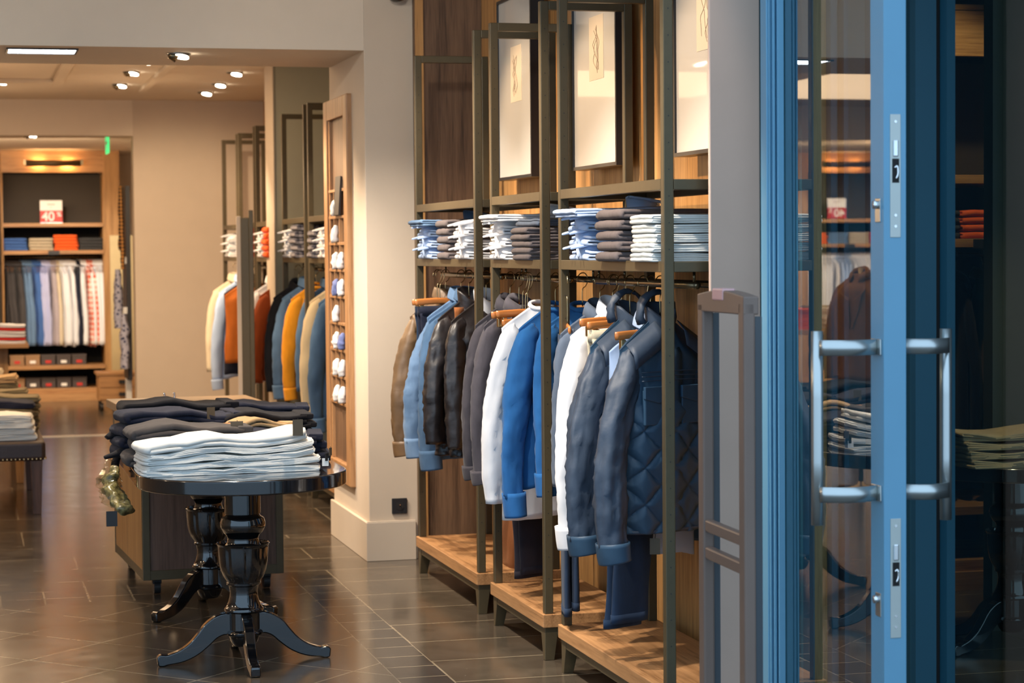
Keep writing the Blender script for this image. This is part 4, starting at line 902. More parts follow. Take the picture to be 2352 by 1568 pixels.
# ================================================================ leather benches with folded clothes at the left
def bench(name, x0, x1, y0, y1, zt, lab, legm=M_LEG, leather=True):
    r = empty(name, (x0, y0, 0), 0, lab, 'bench'); W_, D_ = x1 - x0, y1 - y0
    link('seat', B(0, W_, 0, D_, zt - .12, zt), M_LEATH if leather else M_CABX, r, bevel=.025 if leather else .004, seg=4, smooth=False)
    if leather:
        bm = nb()
        for k in range(int(W_ / .025)): bmesh.ops.create_icosphere(bm, subdivisions=1, radius=.006, matrix=Matrix.Translation((.02 + k * .025, -.001, zt - .108)))
        for k in range(int(D_ / .025)): bmesh.ops.create_icosphere(bm, subdivisions=1, radius=.006, matrix=Matrix.Translation((W_ + .001, .02 + k * .025, zt - .108)))
        link('stud_row', bm, M_BRASS, r)
    for x in (.02, W_ - .09):
        for y in (.02, D_ - .09):
            bm = nb(); loft(bm, [[(x + .035 + s * a, y + .035 + s * b, z) for a, b in ((-1, -1), (1, -1), (1, 1), (-1, 1))] for z, s in ((0, .024), (zt - .12, .036))]); link('leg', bm, legm, r, bevel=.003)
    return r
bench('leather_bench', -.75, .475, 13.30, 14.80, .452, 'dark brown leather bench with studded edge at the left')
bench('wooden_bench', -.70, .42, 15.15, 17.0, .50, 'low wooden bench behind the leather one', M_CAB, False)
GB = 'folded clothes on the benches'
def pile(lab, x, y, z, mats, w=.45, d=.36, h=.04, seed=0, name='folded_trousers', catg='trousers', grp=GB, rz=0, layers=4):
    for k, m in enumerate(mats):
        pos = 'topmost' if k == len(mats) - 1 else ['lowest', 'second up', 'third up', 'fourth up', 'fifth up'][k]
        folded(name, lab % m[1] + ', ' + pos, catg, grp, (x + random.uniform(-.01, .01), y + random.uniform(-.01, .01), z + k * h), rz + random.uniform(-.06, .06), m[0], w=w, d=d, h=h * .985, layers=layers, seed=seed + k, wav=.008, wave=lambda a, b: .012 * sin(a * 9 + seed) * min(1, b * 30))
pile('%s folded trousers at the near corner of the leather bench', .19, 13.55, .453, [(F_WHITED, 'pale grey')] * 4, h=.038, seed=1)
pile('%s folded trousers behind the pale pile on the leather bench', .20, 13.95, .453, [(F_NAVC, 'dark violet')] * 2 + [(F_OLIVE, 'olive')] * 2 + [(F_NAVC, 'dark violet')], h=.042, seed=2)
pile('%s folded trousers in the middle of the leather bench', .22, 14.33, .453, [(F_OLIVE, 'olive')] * 5, h=.046, seed=3, w=.5)
pile('%s folded trousers at the far end of the leather bench', .16, 14.66, .453, [(F_OLIVE, 'khaki olive')] * 5, h=.05, seed=4, w=.5, d=.26)
pile('%s folded trousers on the wooden bench behind', .12, 15.5, .501, [(F_OLIVE, 'olive')] * 4 + [(F_KHAKI, 'tan')], h=.048, seed=5, w=.5)
pile('%s folded shirt farther back on the wooden bench', .10, 16.1, .501, [(F_BLK, 'black'), (F_CREAM, 'cream'), (F_BLK, 'black'), (F_CREAM, 'cream')], h=.045, seed=6, w=.5, name='folded_shirt', catg='shirt')
pile('%s folded shirt at the far end of the wooden bench', .06, 16.6, .501, [(F_CREAM, 'cream')] * 5, h=.045, seed=7, w=.45, name='folded_shirt', catg='shirt')
swing_tag((.14, 14.08, .70), 0, .07, .055, M_TAGB, 'square grey card lying on the olive trousers of the bench', False, .004)

# small wooden table with folded shirts near the far cabinet
r = empty('side_table', (.05, 20.4, 0), 0, 'small wooden table with folded red and white shirts before the far cabinet', 'table')
link('table_top', B(-.55, .53, -.4, .4, .735, .77), M_CABX, r, bevel=.004); link('table_leg', B(.27, .35, -.05, .05, .0, .735), M_CAB, r); link('table_leg', B(-.40, -.32, -.05, .05, 0, .735), M_CAB, r); link('foot_rail', B(-.42, .37, -.2, .2, .0, .04), M_CAB, r)
GC = 'folded shirts on the small wooden table'
pile('%s folded shirt at the right end of the small wooden table', .36, 20.3, .771, [(F_WHT, 'white'), (F_REDC, 'red'), (F_WHT, 'white'), (F_WHT, 'white'), (F_REDC, 'red'), (F_WHT, 'white')], h=.03, w=.38, d=.3, name='folded_shirt', catg='shirt', grp=GC, layers=2, rz=pi)

# ================================================================ rear racks: clothes
GRR = 'clothes on the rear racks'; HRR = 'wooden hangers on the rear racks'
def rh(name, lab, catg, y, mat, **k):
    k.setdefault('res', (32, 20)); k.setdefault('sleeve_n', 12); k.setdefault('W', .18); k.setdefault('L', .72); k.setdefault('sleeve', .60); k.setdefault('yaw', 12); k.setdefault('sout', .055)
    return hang(name, lab, catg, y, mat, grp=GRR, hgrp=HRR, **k)
rh('wool_coat', 'beige wool coat just behind the pier, in the rear rack', 'coat', 13.30, F_BEIGE, L=.74, sleeve=.66, collar='lapel', srad=(.065, .05), seed=1, cuff=dict(h=.03, r=.05), W=.185, dx=-.01)
rh('denim_shirt', 'blue denim shirt partly hidden by the pier, right of the beige coat', 'shirt', 12.95, F_DEN2, L=.80, sleeve=.72, swr=.01, seed=2, cuff=dict(h=.07, r=.048), W=.185, dx=-.01)
rh('plaid_shirt', 'grey plaid shirt behind the beige coat in the rear rack', 'shirt', 13.5, F_PLAID, seed=3, dx=.04)
rh('denim_shirt', 'blue denim shirt left of the mustard sweater', 'shirt', 14.35, F_DEN2, L=.70, sleeve=.60, swr=.012, seed=4, cuff=dict(h=.07, r=.05), dx=-.03, W=.185)
rh('knit_sweater', 'mustard yellow knit sweater in front of the olive wall', 'sweater', 14.05, F_MUST, L=.66, sleeve=.60, srad=(.064, .044), collar='crew', seed=5, cuff=dict(h=.06, r=.042, rib=True), dx=-.02, yaw=16, W=.185)
rh('knit_sweater', 'dark blue sweater behind the mustard sweater', 'sweater', 13.92, F_DEN2, L=.7, seed=51, dx=.05)
rh('wool_blazer', 'black jacket left of the rear blue denim shirt', 'jacket', 14.62, F_BLK, collar='lapel', L=.70, sleeve=.64, seed=6, dx=-.05, W=.185)
rh('knit_sweater', 'brick red sweater beyond the olive wall edge', 'sweater', 15.40, F_RED, L=.70, sleeve=.62, collar='crew', seed=7, W=.2, dx=-.03)
rh('cotton_shirt', 'white shirt beside the brick red sweater', 'shirt', 15.62, F_WHT, seed=8, dx=-.08)
rh('padded_vest', 'orange vest with black edging in the farthest part of the racks', 'vest', 16.55, F_ORV, L=.62, sleeve=0, W=.22, T=.06, seed=9, collar='stand', cmat=F_BLK, extra=(facing(F_BLK, -.07, .05),), dx=-.12)
rh('dark_shirt', 'dark navy shirt hem hanging under the orange vest', 'shirt', 16.68, F_NAVC, L=.72, sleeve=0, W=.2, seed=91, dx=-.13)
rh('dress_shirt', 'pale blue shirt left of the orange vest', 'shirt', 16.95, F_LBLUE, L=.76, sleeve=.70, seed=10, dx=-.14, W=.2, cuff=dict(h=.06, r=.045))
rh('linen_jacket', 'cream jacket, leftmost on the farthest rack by the rear wall', 'jacket', 17.7, F_CREAM, L=.68, sleeve=.66, seed=11, dx=-.10, W=.2)
rh('plaid_shirt', 'plaid shirt behind the steel post beyond the olive wall', 'shirt', 15.85, F_PLAID, seed=12, dx=.0)
rh('knit_sweater', 'dark grey sweater between the red sweater and the orange vest', 'sweater', 16.1, F_TEAL, seed=13)
GRS = 'folded clothes on the rear rack shelves'
def rs(n, y, mat, lab, name='folded_shirt', catg='shirt', h=.045):
    for k in range(n): folded(name, '%s, %s in the stack' % (lab, ['lowest', 'second', 'third', 'fourth', 'topmost'][k]), catg, GRS, (2.31 + random.uniform(-.01, .01), y, SZ + k * h), random.uniform(-.05, .05), mat, w=.33, d=.26, h=h, layers=2, seed=y + k, wav=.004)
def rsh(n, y, mat, lab):
    for k in range(n): folded_shirt('%s, %s in the stack' % (lab, ['lowest', 'middle', 'topmost'][k]), GRS, (2.32, y, SZ + k * .062), random.uniform(-.05, .05), mat, mat, seed=y + k)
rsh(3, 13.05, F_WHT, 'white folded shirt on the rear rack just behind the pier'); rs(4, 13.4, F_PLAID, 'grey plaid folded shirt in the rear rack behind the pier')
rsh(3, 14.55, F_WHT, 'white folded shirt on the rack before the olive wall'); rs(5, 14.15, F_PLAID, 'plaid folded shirt on the rack before the olive wall')
rsh(3, 15.9, F_WHT, 'white folded shirt beyond the olive wall'); rs(5, 15.5, F_ORG, 'orange folded knit beyond the olive wall', 'folded_sweater', 'sweater')
rs(5, 16.5, F_REDC, 'red folded knit on the middle rack beyond the olive wall', 'folded_sweater', 'sweater'); rsh(3, 16.9, F_WHT, 'white folded shirt on the middle rack beyond the olive wall'); rsh(3, 17.9, F_WHT, 'white folded shirt on the farthest rack')
r = empty('standing_mirror', (1.84, 14.5, 0), radians(-7.2), 'tall narrow standing mirror with dark frame seen edge-on before the rear racks', 'mirror')
link('mirror_frame', B(-.03, .0, -.02, .6, .03, 1.84), M_SKIRT, r, bevel=.003); link('mirror_backing', B(.0, .055, -.03, .62, .03, 1.83), M_RACK, r, bevel=.003); link('mirror_edge', B(.055, .085, -.05, .64, .03, 1.88), M_RACK, r, bevel=.003); link('mirror_foot', B(-.1, .16, -.05, .64, 0, .03), M_RACK, r)

# ================================================================ oak cabinets on the far wall
CY = 23.55
def bay(xc, lab, w=1.075, sl=.18):
    r = empty('oak_cabinet', (xc, CY, 0), 0, lab, 'cabinet', 'oak cabinets along the far wall')
    h = w / 2
    for s in (-1, 1): link('side_stile', B(s * h if s > 0 else -h - .012, h + sl - .01 if s > 0 else -h, -.05, .0, 0, 2.68), M_CAB, r, bevel=.004); link('side_wall', B(s * h - .01, s * h + .01, 0, .62, .0, 2.5), M_CAB, r)
    link('header_board', B(-h, h, -.045, .0, 2.47, 2.68), M_CABX, r); link('top_board', B(-h - .012, h + sl - .01, -.05, .65, 2.68, 2.705), M_CABX, r)
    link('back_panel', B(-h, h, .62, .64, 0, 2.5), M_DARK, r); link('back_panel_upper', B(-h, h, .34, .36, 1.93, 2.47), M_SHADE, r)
    for z, t in ((1.885, .04), (1.59, .04), (.345, .04), (.085, .05)): link('shelf', B(-h + .01, h - .01, -.02, .62, z, z + t), M_CABX, r, bevel=.002)
    link('plinth', B(-h - .05, h + .1, -.06, -.0, 0, .085), M_CABX, r)
    rd = link('clothes_rod', tube(nb(), [(-h + .01, .28, 1.555), (0, .28, 1.555), (h - .01, .28, 1.555)], .012, 10, 3, up=(0, 0, 1)), M_ROD, r, True)
    link('label_holder', B(-.06, .06, -.03, -.02, 1.585, 1.628), M_TAGD, r)
    return r
bay(.965, 'oak cabinet on the far wall with a sale sign, folded knits and hanging shirts'); bay(-4.08, 'oak cabinet on the far left wall beside the white shirts'); bay(-5.35, 'oak cabinet at the far left with white shirts and a second sale sign')
struct(link('wall_cabinet_panelling', B(-3.34, .33, CY - .045, CY + .3, 0, 2.7), M_CAB))
def picture_lamp(xc, lab):
    r = empty('picture_lamp', (xc, CY - .05, 2.565), 0, lab, 'lamp', 'picture lamps on the cabinets')
    bm = nb(); tube(bm, [(-.29, -.10, 0), (0, -.10, 0), (.29, -.10, 0)], .034, 16, 3, up=(0, 0, 1)); link('lamp_shade', bm, plain('bronze_lamp_shade', (.10, .065, .03), .4, metal=.6), r, True)
    for s in (-1, 1): link('end_cap', B(s * .30 - .012, s * .30 + .012, -.14, -.06, -.02, .036), M_ROD, r)
    link('lamp_arm', B(-.03, .03, -.08, .0, -.01, .02), M_ROD, r)
    for s in (-1, 1):
        link('bulb', tube(nb(), [(s * .15 - .03, -.052, .0), (s * .15 + .03, -.052, .0)], .010, 8, 0, up=(0, 0, 1)), emit('warm_bulb', (1, .62, .25), 6), r, True)
        l = bpy.data.lights.new('picture_lamp_light', 'POINT'); l.energy = 3.2; l.color = (1, .58, .24); l.shadow_soft_size = .02
        o = bpy.data.objects.new('picture_lamp_light', l); C.objects.link(o); o.location = (xc + s * .15, CY - .095, 2.565)
picture_lamp(.97, 'bronze picture lamp on the header of the cabinet with the sale sign'); picture_lamp(-5.25, 'bronze picture lamp on the far left cabinet')
def sale_sign(xc, lab):
    r = empty('sale_sign', (xc, CY + .02, 1.9255), 0, lab, 'sign', 'sale signs on the cabinets'); w, h = .235, .245
    link('upper_card', B(-w / 2, w / 2, -.004, .004, .135, h), M_WHITE, r); link('red_card', B(-w / 2, w / 2, -.004, .004, .0, .135), M_RED, r)
    link('sign_stand', B(-w / 2, w / 2, -.03, .03, -.0003, .006), M_CHROME, r)
    text('40', 'discount_number', .135, M_WHITE, r, (-.032, -.0055, .068), (pi / 2, 0, 0), .001); text('%', 'percent_mark', .07, M_WHITE, r, (.083, -.0055, .092), (pi / 2, 0, 0), .001)
    link('faded_print_line', (lambda bm: (box(bm, -.04, .04, -.0046, -.004, .196, .206), box(bm, -.008, .008, -.0046, -.004, .165, .172), bm)[-1])(nb()), plain('faded_print', (.55, .42, .35), .6), r)
sale_sign(.945, 'red and white sign reading 40% on the upper cabinet shelf'); sale_sign(-5.2, 'second red and white 40% sign, far left, seen reflected in the door glass')
GCS = 'folded knits on the cabinet shelf'
def cs(xc, cols, lab):
    for i, (m, n, cn) in enumerate(cols):
        for k in range(n):
            x = xc - .54 + .27 * (i + .5) + random.uniform(-.008, .008)
            folded('folded_sweater', '%s folded knit on the %s, %s in the stack' % (cn, lab, ['lowest', 'second', 'third', 'fourth', 'topmost'][k] if k < n - 1 else 'topmost'), 'sweater', GCS, (x, CY + .16, 1.6305 + k * .034), pi / 2 + random.uniform(-.05, .05), m, w=.30, d=.25, h=.034, layers=2, seed=i * 5 + k, wav=.004)
cs(.965, [(F_ROYAL, 4, 'blue'), (F_SAND, 4, 'sand'), (F_ORG, 5, 'bright orange'), (F_TEAL, 4, 'dark grey')], 'sale sign cabinet')
cs(-5.35, [(F_REDC, 4, 'red'), (F_SAND, 4, 'sand'), (F_STEELB, 4, 'steel blue'), (F_ORG, 4, 'orange')], 'far left cabinet')
GSH = 'shirts hanging in the cabinets'
protos = {}
def cshirt(x, mat, cn, lab, k, flare=.03, L=.86, sleeve=.78):
    z = 1.47; yaw = radians(random.choice((80, 86, 92, 97)))
    y = CY + .28
    r = garment('dress_shirt', lab, 'shirt', GSH, (x, y - .0, z), yaw, mat, W=.185, L=L + random.uniform(-.03, .03), T=.022, sleeve=sleeve, srad=(.036, .03), sout=.02, swr=.006, fold=.02, seed=k * 1.3, res=(20, 12), sleeve_n=8, collar='shirt')
    hanger((x, y, z + .004), yaw, 'hanger of the ' + lab, 'hangers in the cabinets', .09, .16)
cols = [(F_DGREY, 'dark grey')] * 5 + [(F_STEELB, 'steel blue')] * 3 + [(F_ROYAL, 'royal blue')] * 3 + [(F_LILAC, 'pale lilac')] * 3 + [(F_TAUPE, 'taupe')] * 2 + [(F_CREAM, 'cream')] + [(F_WHT, 'white')] * 5 + [(F_NAVC, 'navy')] + [(F_WHT, 'white')] * 2 + [(F_REDPL, 'red checked')] * 2 + [(F_WHT, 'white')] * 5
cnt = {}; tot = {}
for m, cn in cols: tot[cn] = tot.get(cn, 0) + 1
ONM = ['first', 'second', 'third', 'fourth', 'fifth', 'sixth', 'seventh', 'eighth', 'ninth', 'tenth', 'eleventh', 'twelfth', 'thirteenth', 'fourteenth', 'fifteenth']
for k, (m, cn) in enumerate(cols):
    i = cnt.get(cn, 0); cnt[cn] = i + 1
    x = .475 + k * .0325 + (.02 if k > 4 else 0) + (.03 if k > 21 else 0)
    cshirt(x, m, cn, ('%s shirt hanging in the cabinet under the sale sign' % cn) if tot[cn] == 1 else '%s %s shirt from the left in the sale sign cabinet' % (ONM[i], cn), k)
for k in range(15):
    m, cn = ((F_WHT, 'white') if k < 6 or k > 8 else (F_LBLUE, 'pale blue'))
    cshirt(-5.84 + k * .066, m, cn, '%s shirt from the left in the far left cabinet, %s' % (ONM[k], cn), 40 + k)
GBX = 'shoe boxes at the bottom of the cabinet'
M_BX1 = plain('kraft_box', (.30, .17, .08), .6); M_BX2 = plain('dark_box', (.06, .045, .04), .5)
for row, z in enumerate((.386, .136)):
    for k in range(5):
        if row == 1 and k == 0: pass
        m = M_BX1 if (row == 0 and k < 2) or (row == 1 and k < 1) else M_BX2
        r = empty('shoe_box', (.56 + k * .165, CY + .12, z), 0, '%s box %s from the left on the %s shelf of the cabinet' % ('kraft' if m == M_BX1 else 'dark', ONM[k], 'upper bottom' if row == 0 else 'lowest'), 'box', GBX)
        link('box_body', B(-.075, .075, 0, .3, 0, .10), m, r, bevel=.002); link('box_lid', B(-.078, .078, -.003, .303, .085, .112), m, r, bevel=.002); link('box_label', B(-.03, .03, -.006, -.003, .02, .05), M_TAGW if k % 2 else M_RED, r)
# display board with scarves beside the passage, drawer chest, yellow panel
r = empty('display_board', (1.40, 19.45, 0), 0, 'tall black display board with scarves beside the rear wall edge', 'board')
link('board', B(.035, .075, 0, .5, .45, 2.2), M_TAGD, r); link('board_post', B(.03, .08, .2, .3, 0, .45), M_WHITE, r)
for z in (.56, 1.05, 1.5): link('white_clip', B(.0, .035, -.01, .02, z, z + .06), M_WHITE, r)
def hangcloth(nm, x, y, z1, z0, w, mat, lab, catg, seed, tk=.02):
    bm = nb(); rings = []
    for k in range(26):
        v = k / 25; z = z1 + (z0 - z1) * v; s = .55 + .45 * min(1, v * 3)
        rings.append([(x + tk * s * cos(a) * (1 + .4 * nz(a, v * 5, seed)) + .008 * nz(v * 6, seed, 1), y + w / 2 * s * sin(a) * (1 + .2 * nz(a * 2, v * 6, seed)), z) for a in [2 * pi * i / 18 for i in range(18)]])
    loft(bm, rings); o = link(nm, bm, mat, None, True); return tag(o, lab, catg, 'scarves and cloths on the black display board')
hangcloth('knit_scarf', 1.395, 19.5, 2.2, 1.62, .10, F_BASK, 'orange and black checked scarf, upper one on the display board', 'scarf', 1, .022); hangcloth('knit_scarf', 1.40, 19.42, 1.75, 1.45, .08, F_BASK, 'orange checked scarf, lower one on the display board', 'scarf', 2, .018)
hangcloth('printed_cloth', 1.36, 19.5, 1.45, .92, .18, F_BLOT, 'navy and white printed cloth hanging on the display board, upper', 'scarf', 3, .04); hangcloth('printed_cloth', 1.40, 19.36, 1.05, .56, .16, F_BLOT, 'navy and white printed cloth hanging on the display board, lower', 'scarf', 4, .04)
r = empty('drawer_chest', (1.50, 21.9, 0), 0, 'small oak drawer chest on casters beside the cabinet', 'chest')
link('carcass', B(-.18, .3, 0, .4, .10, .36), M_CABX, r, bevel=.003); link('top_board', B(-.2, .32, -.02, .42, .36, .385), M_CABX, r)
for z in (.235, .11): d = link('drawer_front', B(-.17, .29, -.015, 0, z, z + .115), M_CABX, r, bevel=.003); link('drawer_pull', B(.02, .10, -.035, -.015, z + .04, z + .075), M_TAGD, d)
for x in (-.15, .27): link('caster', tube(nb(), [(x - .015, .04, .04), (x + .015, .04, .04)], .04, 14, 0, up=(0, 0, 1)), M_TAGD, r); link('caster', tube(nb(), [(x - .015, .36, .04), (x + .015, .36, .04)], .04, 14, 0, up=(0, 0, 1)), M_TAGD, r)
for ch in r.children:
    if ch.name.startswith('caster'): pass
r = empty('cream_panel', (1.56, 22.6, 0), 0, 'tall cream panel standing beside the cabinet', 'panel'); link('panel', B(-.06, .22, 0, .03, .12, 1.78), plain('cream_panel_paint', (.40, .31, .16), .6), r); link('panel_foot', B(-.06, .22, -.1, .13, 0, .12), M_CAB, r)

# ================================================================ reflected part of the shop, left of the view
r = empty('display_table', (-2.3, 17.3, 0), 0, 'oak display table left of the view, seen only in the door glass', 'table')
link('table_top', B(-.7, .7, -.6, .6, .86, .90), M_CABX, r, bevel=.004)
for x in (-.66, .6):
    for y in (-.56, .5): link('leg', B(x, x + .06, y, y + .06, 0, .86), M_CAB, r)
GL = 'folded clothes on the display table left of the view'
for i, (x, y, m, cn) in enumerate(((-1.35, 15.65, F_ORG, 'orange'), (-1.85, 15.65, F_WHT, 'white'), (-2.2, 15.7, F_NAVC, 'navy'), (-1.45, 16.2, F_TEAL, 'dark grey'), (-1.95, 16.25, F_SAND, 'sand'))):
    for k in range(5): folded('folded_sweater', '%s folded knit on the display table left of the view, %s' % (cn, ['lowest', 'second', 'third', 'fourth', 'topmost'][k]), 'sweater', GL, (x - .55, y + 1.3, .9005 + k * .036), random.uniform(-.1, .1), m, w=.36, d=.3, h=.036, layers=2, seed=i + k, wav=.005)
r = empty('tailor_bust', (-.85, 13.0, 0), 0, 'tailor bust on a stand wearing a brown jacket, left of the view', 'mannequin')
link('stand_pole', tube(nb(), [(0, 0, .02), (0, 0, .7), (0, 0, 1.46)], .016, 12, 4), M_ROD, r, True); link('stand_foot', lathe(nb(), [(0, .16), (.015, .16), (.03, .03), (.05, .02)], 28), M_ROD, r, True)
garment('suede_jacket', 'brown suede jacket on the tailor bust left of the view', 'jacket', None, (-.85, 13.0, 1.42), radians(60), cloth('brown_suede', (.24, .12, .05), .95), W=.2, L=.7, T=.1, sleeve=.6, collar='lapel', seed=3, res=(40, 24))

# ================================================================ ceiling fixtures
def gimbal(x, y, z, lab, tilt=35, size=.06, housing=True, grp='recessed gimbal spots in the ceiling'):
    r = empty('ceiling_spot', (x, y, z), 0, lab, 'ceiling light', grp)
    link('trim_ring', lathe(nb(), [(-.006, size * 1.15), (-.006, size * 1.0), (-.002, size), (0, size * 1.15)], 28), M_STEEL, r, True)
    bm = nb(); Mx = Matrix.Translation((size * .25, -.004, -.014)) @ Matrix.Rotation(radians(10), 4, 'Y') @ Matrix.Rotation(radians(-10), 4, 'X'); lathe(bm, [(-.006, size * .7), (.0, size * .7)], 24); bmesh.ops.transform(bm, matrix=Mx, verts=bm.verts); link('lamp_lens', bm, M_LAMP, r)
    if housing:
        bm = nb(); lathe(bm, [(-.022, size * .50), (.02, size * .48), (.025, size * .3)], 24); bmesh.ops.transform(bm, matrix=Matrix.Translation((-size * .45, 0, -.012)) @ Matrix.Rotation(radians(-58), 4, 'Y'), verts=bm.verts); link('lamp_housing', bm, M_ROD, r, True)
    return r
gimbal(1.10, 11.08, 2.62, 'large tilted spot in the lower ceiling strip, nearest one', 35, .055)
for x, y, lab, hs in ((1.25, 15.0, 'ceiling spot nearest in the left row of the rear ceiling', False), (1.235, 15.95, 'second ceiling spot in the left row with tilted housing', True), (1.235, 17.15, 'third ceiling spot in the left row, close to the rear wall', True),
                      (1.99, 15.9, 'ceiling spot nearest in the right row of the rear ceiling', False), (2.0, 17.0, 'second ceiling spot in the right row of the rear ceiling', False), (1.99, 17.9, 'third ceiling spot in the right row, close to the rear wall', False), (.31, 16.95, 'ceiling spot at the left edge of the photo', False)):
    gimbal(x, y, CR, lab, 35, .055, hs)
gimbal(.64, 20.4, 2.71, 'ceiling spot of the far room above the cabinet lamp', 35, .06)
r = empty('ceiling_panel_light', (.41, 11.02, 2.62), 0, 'bright rectangular recessed light in the lower ceiling strip', 'ceiling light')
bm = nb(); box(bm, -.175, .175, -.13, -.12, -.008, 0); box(bm, -.175, .175, .12, .13, -.008, 0); box(bm, -.175, -.165, -.12, .12, -.008, 0); box(bm, .165, .175, -.12, .12, -.008, 0); link('light_frame', bm, M_TAGD, r)
link('diffuser', B(-.164, .164, -.119, .119, -.004, -.001), M_LAMPC, r)
for k, (x, y) in enumerate(((-1.6, 11.2), (-1.23, 13.9), (-3.3, 19.5))):
    r = empty('ceiling_panel_light', (x, y, (2.62, CR, 2.71)[k]), 0, ['rectangular light farther left in the lower ceiling strip', 'rectangular ceiling light left of the view, nearer', 'rectangular ceiling light left of the view, farther'][k], 'ceiling light'); link('diffuser', B(-.3, .3, -.1, .1, -.006, -.001), M_LAMPC, r); link('light_frame', B(-.31, .31, -.11, .11, -.004, .0), M_TAGD, r)
r = empty('exit_sign', (1.30, 19.7, 2.50), 0, 'green lit exit sign hanging beside the rear passage', 'sign')
link('sign_plate', B(-.008, .008, -.16, .16, .0, .19), M_GREENL, r); link('sign_rail', B(-.01, .16, -.16, .16, .19, .215), M_STRIP, r); link('ceiling_mount', B(-.01, .01, -.02, .02, .215, .24), M_STEEL, r)
link('arrow_mark', B(-.0095, -.008, -.10, .10, .08, .11), M_WHITE, r); link('running_figure', B(-.0095, -.008, -.02, .02, .04, .15), M_WHITE, r)

# ================================================================ glass door, standing open towards the street
DX, DE, DH = 2.42, 5.34, 6.12
r = empty('door_1', (DX, DH, 0), 0); struct(r)
T_ = .066
def L(n, bm, m, p=r, **k): return link(n, bm, m, p, **k)
L('lock_stile', B(0, T_, DE - DH, DE - DH + .088, .01, 2.85), M_DOOR, bevel=.002)
L('glass_stop', B(.012, T_ - .012, DE - DH + .088, DE - DH + .10, .1, 2.75), M_DOORD)
L('bottom_rail', B(0, T_, DE - DH + .088, 0, .01, .10), M_DOOR); L('top_rail', B(0, T_, DE - DH + .088, 0, 2.75, 2.85), M_DOOR)
L('glass_pane', B(.018, .022, DE - DH + .088, -.0, .1, 2.75), M_GLASS)
bm = nb(); box(bm, -.034, .0, .0, .05, .0, 2.9); L('hinge_stile', bm, M_DOOR, bevel=.003)
bm = nb(); box(bm, -.028, -.024, -.008, .0, 0, 2.9); box(bm, -.018, -.010, -.014, .0, 0, 2.9); box(bm, -.005, .016, -.02, .0, 0, 2.9); L('hinge_profile', bm, M_DOOR, bevel=.002)
for z in (.62, 1.70):
    c = L('lock_cylinder', tube(nb(), [(-.016, DE - DH + .035, z + .012), (.0, DE - DH + .035, z + .012)], .011, 14, 0, up=(0, 0, 1)), M_CHROME, smooth=True); L('cylinder_escutcheon', B(-.003, 0, DE - DH + .018, DE - DH + .052, z - .035, z + .03), M_STEEL, c, bevel=.004); L('cylinder_escutcheon', B(T_, T_ + .003, DE - DH + .018, DE - DH + .052, z - .035, z + .03), M_STEEL, c)
for z0, z1 in ((1.623, 1.956), (.529, .857)):
    y = DE - DH; pl = L('latch_plate', B(.018, .049, y - .002, y, z0, z1), M_PLATE, bevel=.001)
    zc = z1 - .085; L('latch_bolt', B(.026, .041, y - .007, y - .001, zc - .03, zc + .015), M_CHROME, pl, bevel=.003)
    L('hook_slot', B(.024, .044, y - .003, y - .001, zc - .10, zc - .035), M_DARK, pl); L('hook_bolt', tube(nb(), [(.030, y - .004, zc - .06), (.038, y - .004, zc - .055), (.040, y - .004, zc - .075), (.034, y - .004, zc - .09)], .003, 8, 12, up=(0, 1, 0)), M_CHROME, pl, smooth=True)
    for zz in (z0 + .03, z0 + .06, z1 - .02): 
        bm = nb(); bmesh.ops.create_cone(bm, cap_ends=True, segments=10, radius1=.005, radius2=.004, depth=.002, matrix=Matrix.Translation((.0335, y - .0025, zz)) @ Matrix.Rotation(pi / 2, 4, 'X')); L('screw', bm, M_CHROME, pl)
for s, x0, gx in ((-1, 0, 2.250 - DX), (1, T_, 2.632 - DX)):
    h = L('pull_handle', tube(nb(), [(gx, -.72, .84), (gx, -.72, 1.1), (gx, -.72, 1.37)], .0165, 24, 4), M_STEEL, smooth=True)
    for z in (.925, 1.325):
        A = []; n = 14
        for k in range(n + 1):
            t = k / n; xx = x0 + (gx - x0) * t; yy = (DE - DH + .045) - .05 * sin(pi * .9 * t) * .8 + (-.72 - (DE - DH + .045)) * t * 1.0
            A.append([Vector((xx, yy - .006, z - .021)), Vector((xx, yy - .006, z + .021))])
        bm = nb(); loft(bm, A, False, False, False); L('handle_bracket', bm, M_STEEL, h, smooth=True, solid=.006)
        L('bracket_base', B(x0 - .006 if s < 0 else x0, x0 if s < 0 else x0 + .006, DE - DH + .012, DE - DH + .075, z - .022, z + .022), M_STEEL, h, bevel=.002)
# scuffs: none. fixed side pane and its frame, right of the door
r = empty('window_1', (2.97, 6.04, 0), radians(6.5)); struct(r)
link('glass_pane', B(0, .006, -1.1, 0, .05, 2.85), M_GLASS2, r); link('frame_strip', B(-.03, .0, -.01, .03, 0, 2.9), M_DOORD, r); link('frame_strip', B(-.01, .03, -1.12, -1.1, 0, 2.9), M_DOORD, r)
link('bottom_rail', B(0, .03, -1.1, 0, 0, .05), M_DOORD, r)
struct(link('trim_6', B(2.852, 2.922, 6.06, 6.10, 0, 2.9), M_DOORD)); struct(link('gap_shade', B(2.922, 2.94, 6.07, 6.10, 0, 2.9), M_DARK))  # shaded jamb face and black gap, both put into dark colour
struct(link('wall_street_side', B(3.5, 3.6, 4.6, 6.41, 0, 2.95), M_DARK))

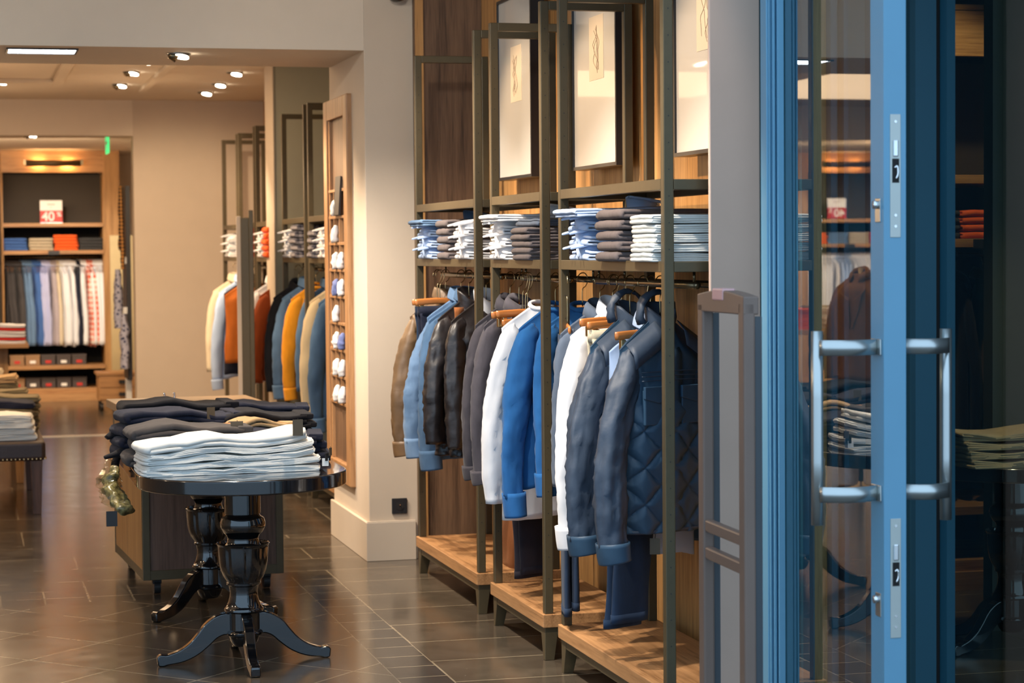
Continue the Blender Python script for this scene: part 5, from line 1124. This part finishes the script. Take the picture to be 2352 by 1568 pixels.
# ================================================================ anti-theft gate
r = empty('security_gate', (2.085, 5.53, 0), radians(-2), 'brown anti-theft gate standing before the entrance pier', 'gate')
w = .41; h = 1.468; t = .035
link('gate_post', B(0, t, -.005, .045, 0, h - .02), M_GATE, r, bevel=.006); link('gate_post', B(0, t, w - .04, w + .01, 0, h - .03), M_GATE, r, bevel=.006)
link('metal_edge', B(t, t + .02, .0, .03, 0, h - .06), M_GATED, r); link('metal_edge', B(t, t + .02, w - .03, w, 0, h - .06), M_GATED, r)
bm = nb(); pr = [(-.005, h - .055), (w + .01, h - .055)] + [(w + .01 - (w + .015) * k / 10, h - .004 + .014 * sin(pi * k / 10)) for k in range(11)]
prism(bm, pr, 'x', 0, t + .01); link('top_cap', bm, M_GATE, r, bevel=.004)
link('alarm_lamp', B(-.003, t + .002, w * .42, w * .66, h - .02, h + .0155), M_PINK, r, bevel=.005)
for z in (.765, .685): link('cross_bar', B(.004, t - .004, .045, w - .04, z, z + .036), M_GATE, r, bevel=.006)
link('gate_foot', B(-.05, t + .07, -.02, w + .02, 0, .03), M_GATE, r, bevel=.006)

# ================================================================ made-up bay behind the fixed side pane, standing in for its reflection
struct(link('wall_standin_side', B(4.11, 6.5, 8.0, 8.08, 0, CZ), plain('standin_wall_paint', (.045, .045, .03), .8))); struct(link('wall_standin_back', B(3.0, 6.5, 9.75, 9.85, 0, CZ), M_DARK)); struct(link('wall_standin_right', B(6.5, 6.6, 6.4, 9.8, 0, CZ), M_DARK)); struct(link('wall_standin_left', B(3.02, 3.08, 6.45, 9.75, 0, CZ), M_DARK))  # added walls that keep daylight out of the made-up bay
CY = 9.05
bay(4.60, 'stand-in oak cabinet behind the side pane, in place of its reflection')
r = empty('pedestal_table', (4.02, 7.66, 0), 0, 'round black stand-in table for the reflection in the side pane', 'table')
link('tabletop', prism(nb(), [(.38 * cos(2 * pi * k / 72), .38 * sin(2 * pi * k / 72)) for k in range(72)], 'z', .694, .75), M_TOP, r, smooth='auto', bevel=.006)
pedestal(0, (200, 290, 20, 110))
GW = 'khaki trousers on the stand-in table'
for k in range(4): folded('folded_trousers', 'khaki folded trousers standing in for a reflection in the side pane, ' + ['lowest', 'second up', 'third up', 'topmost'][k], 'trousers', GW, (3.98, 7.52, TZ + .034 * k), .1 - .05 * k, F_KHAKI, w=.60, d=.28, h=.034, layers=4, seed=k, wav=.008, wave=lambda x, z: .014 * sin(x * 12) * min(1, z * 30))
for i, (m, cn) in enumerate(((F_TEAL, 'dark grey'), (F_ORG, 'orange'))):
    for k in range(4): folded('folded_sweater', '%s folded knit in the stand-in cabinet behind the side pane, %s' % (cn, ['lowest', 'second up', 'third up', 'topmost'][k]), 'sweater', 'knits in the stand-in cabinet', (4.36 + .27 * i, CY + .16, 1.6305 + k * .034), pi / 2, m, w=.30, d=.25, h=.034, seed=i + k)
for k in range(6):
    m, cn = ((F_BLK, 'black'), (F_TAN, 'brown'), (F_NAVC, 'navy'))[k % 3]
    garment('wool_jacket', '%s jacket, %s from the left in the stand-in cabinet' % (cn, ONM[k]), 'jacket', 'jackets in the stand-in cabinet', (4.18 + k * .14, CY + .28, 1.45), radians(80), m, W=.185, L=.8, T=.03, sleeve=.66, srad=(.04, .034), sout=.03, seed=k, res=(24, 14), sleeve_n=10, collar='lapel')
    hanger((4.18 + k * .14, CY + .28, 1.454), radians(80), 'hanger of the %s jacket, %s from the left in the stand-in cabinet' % (cn, ONM[k]), 'hangers in the stand-in cabinet', .11, .16)
spot((3.7, 7.0, 3.3), (4.0, 7.6, .8), 90, 40, WARM2); spot((4.0, 8.3, 3.2), (4.6, 9.1, 1.5), 60, 60, WARM)  # added spots to light the made-up bay
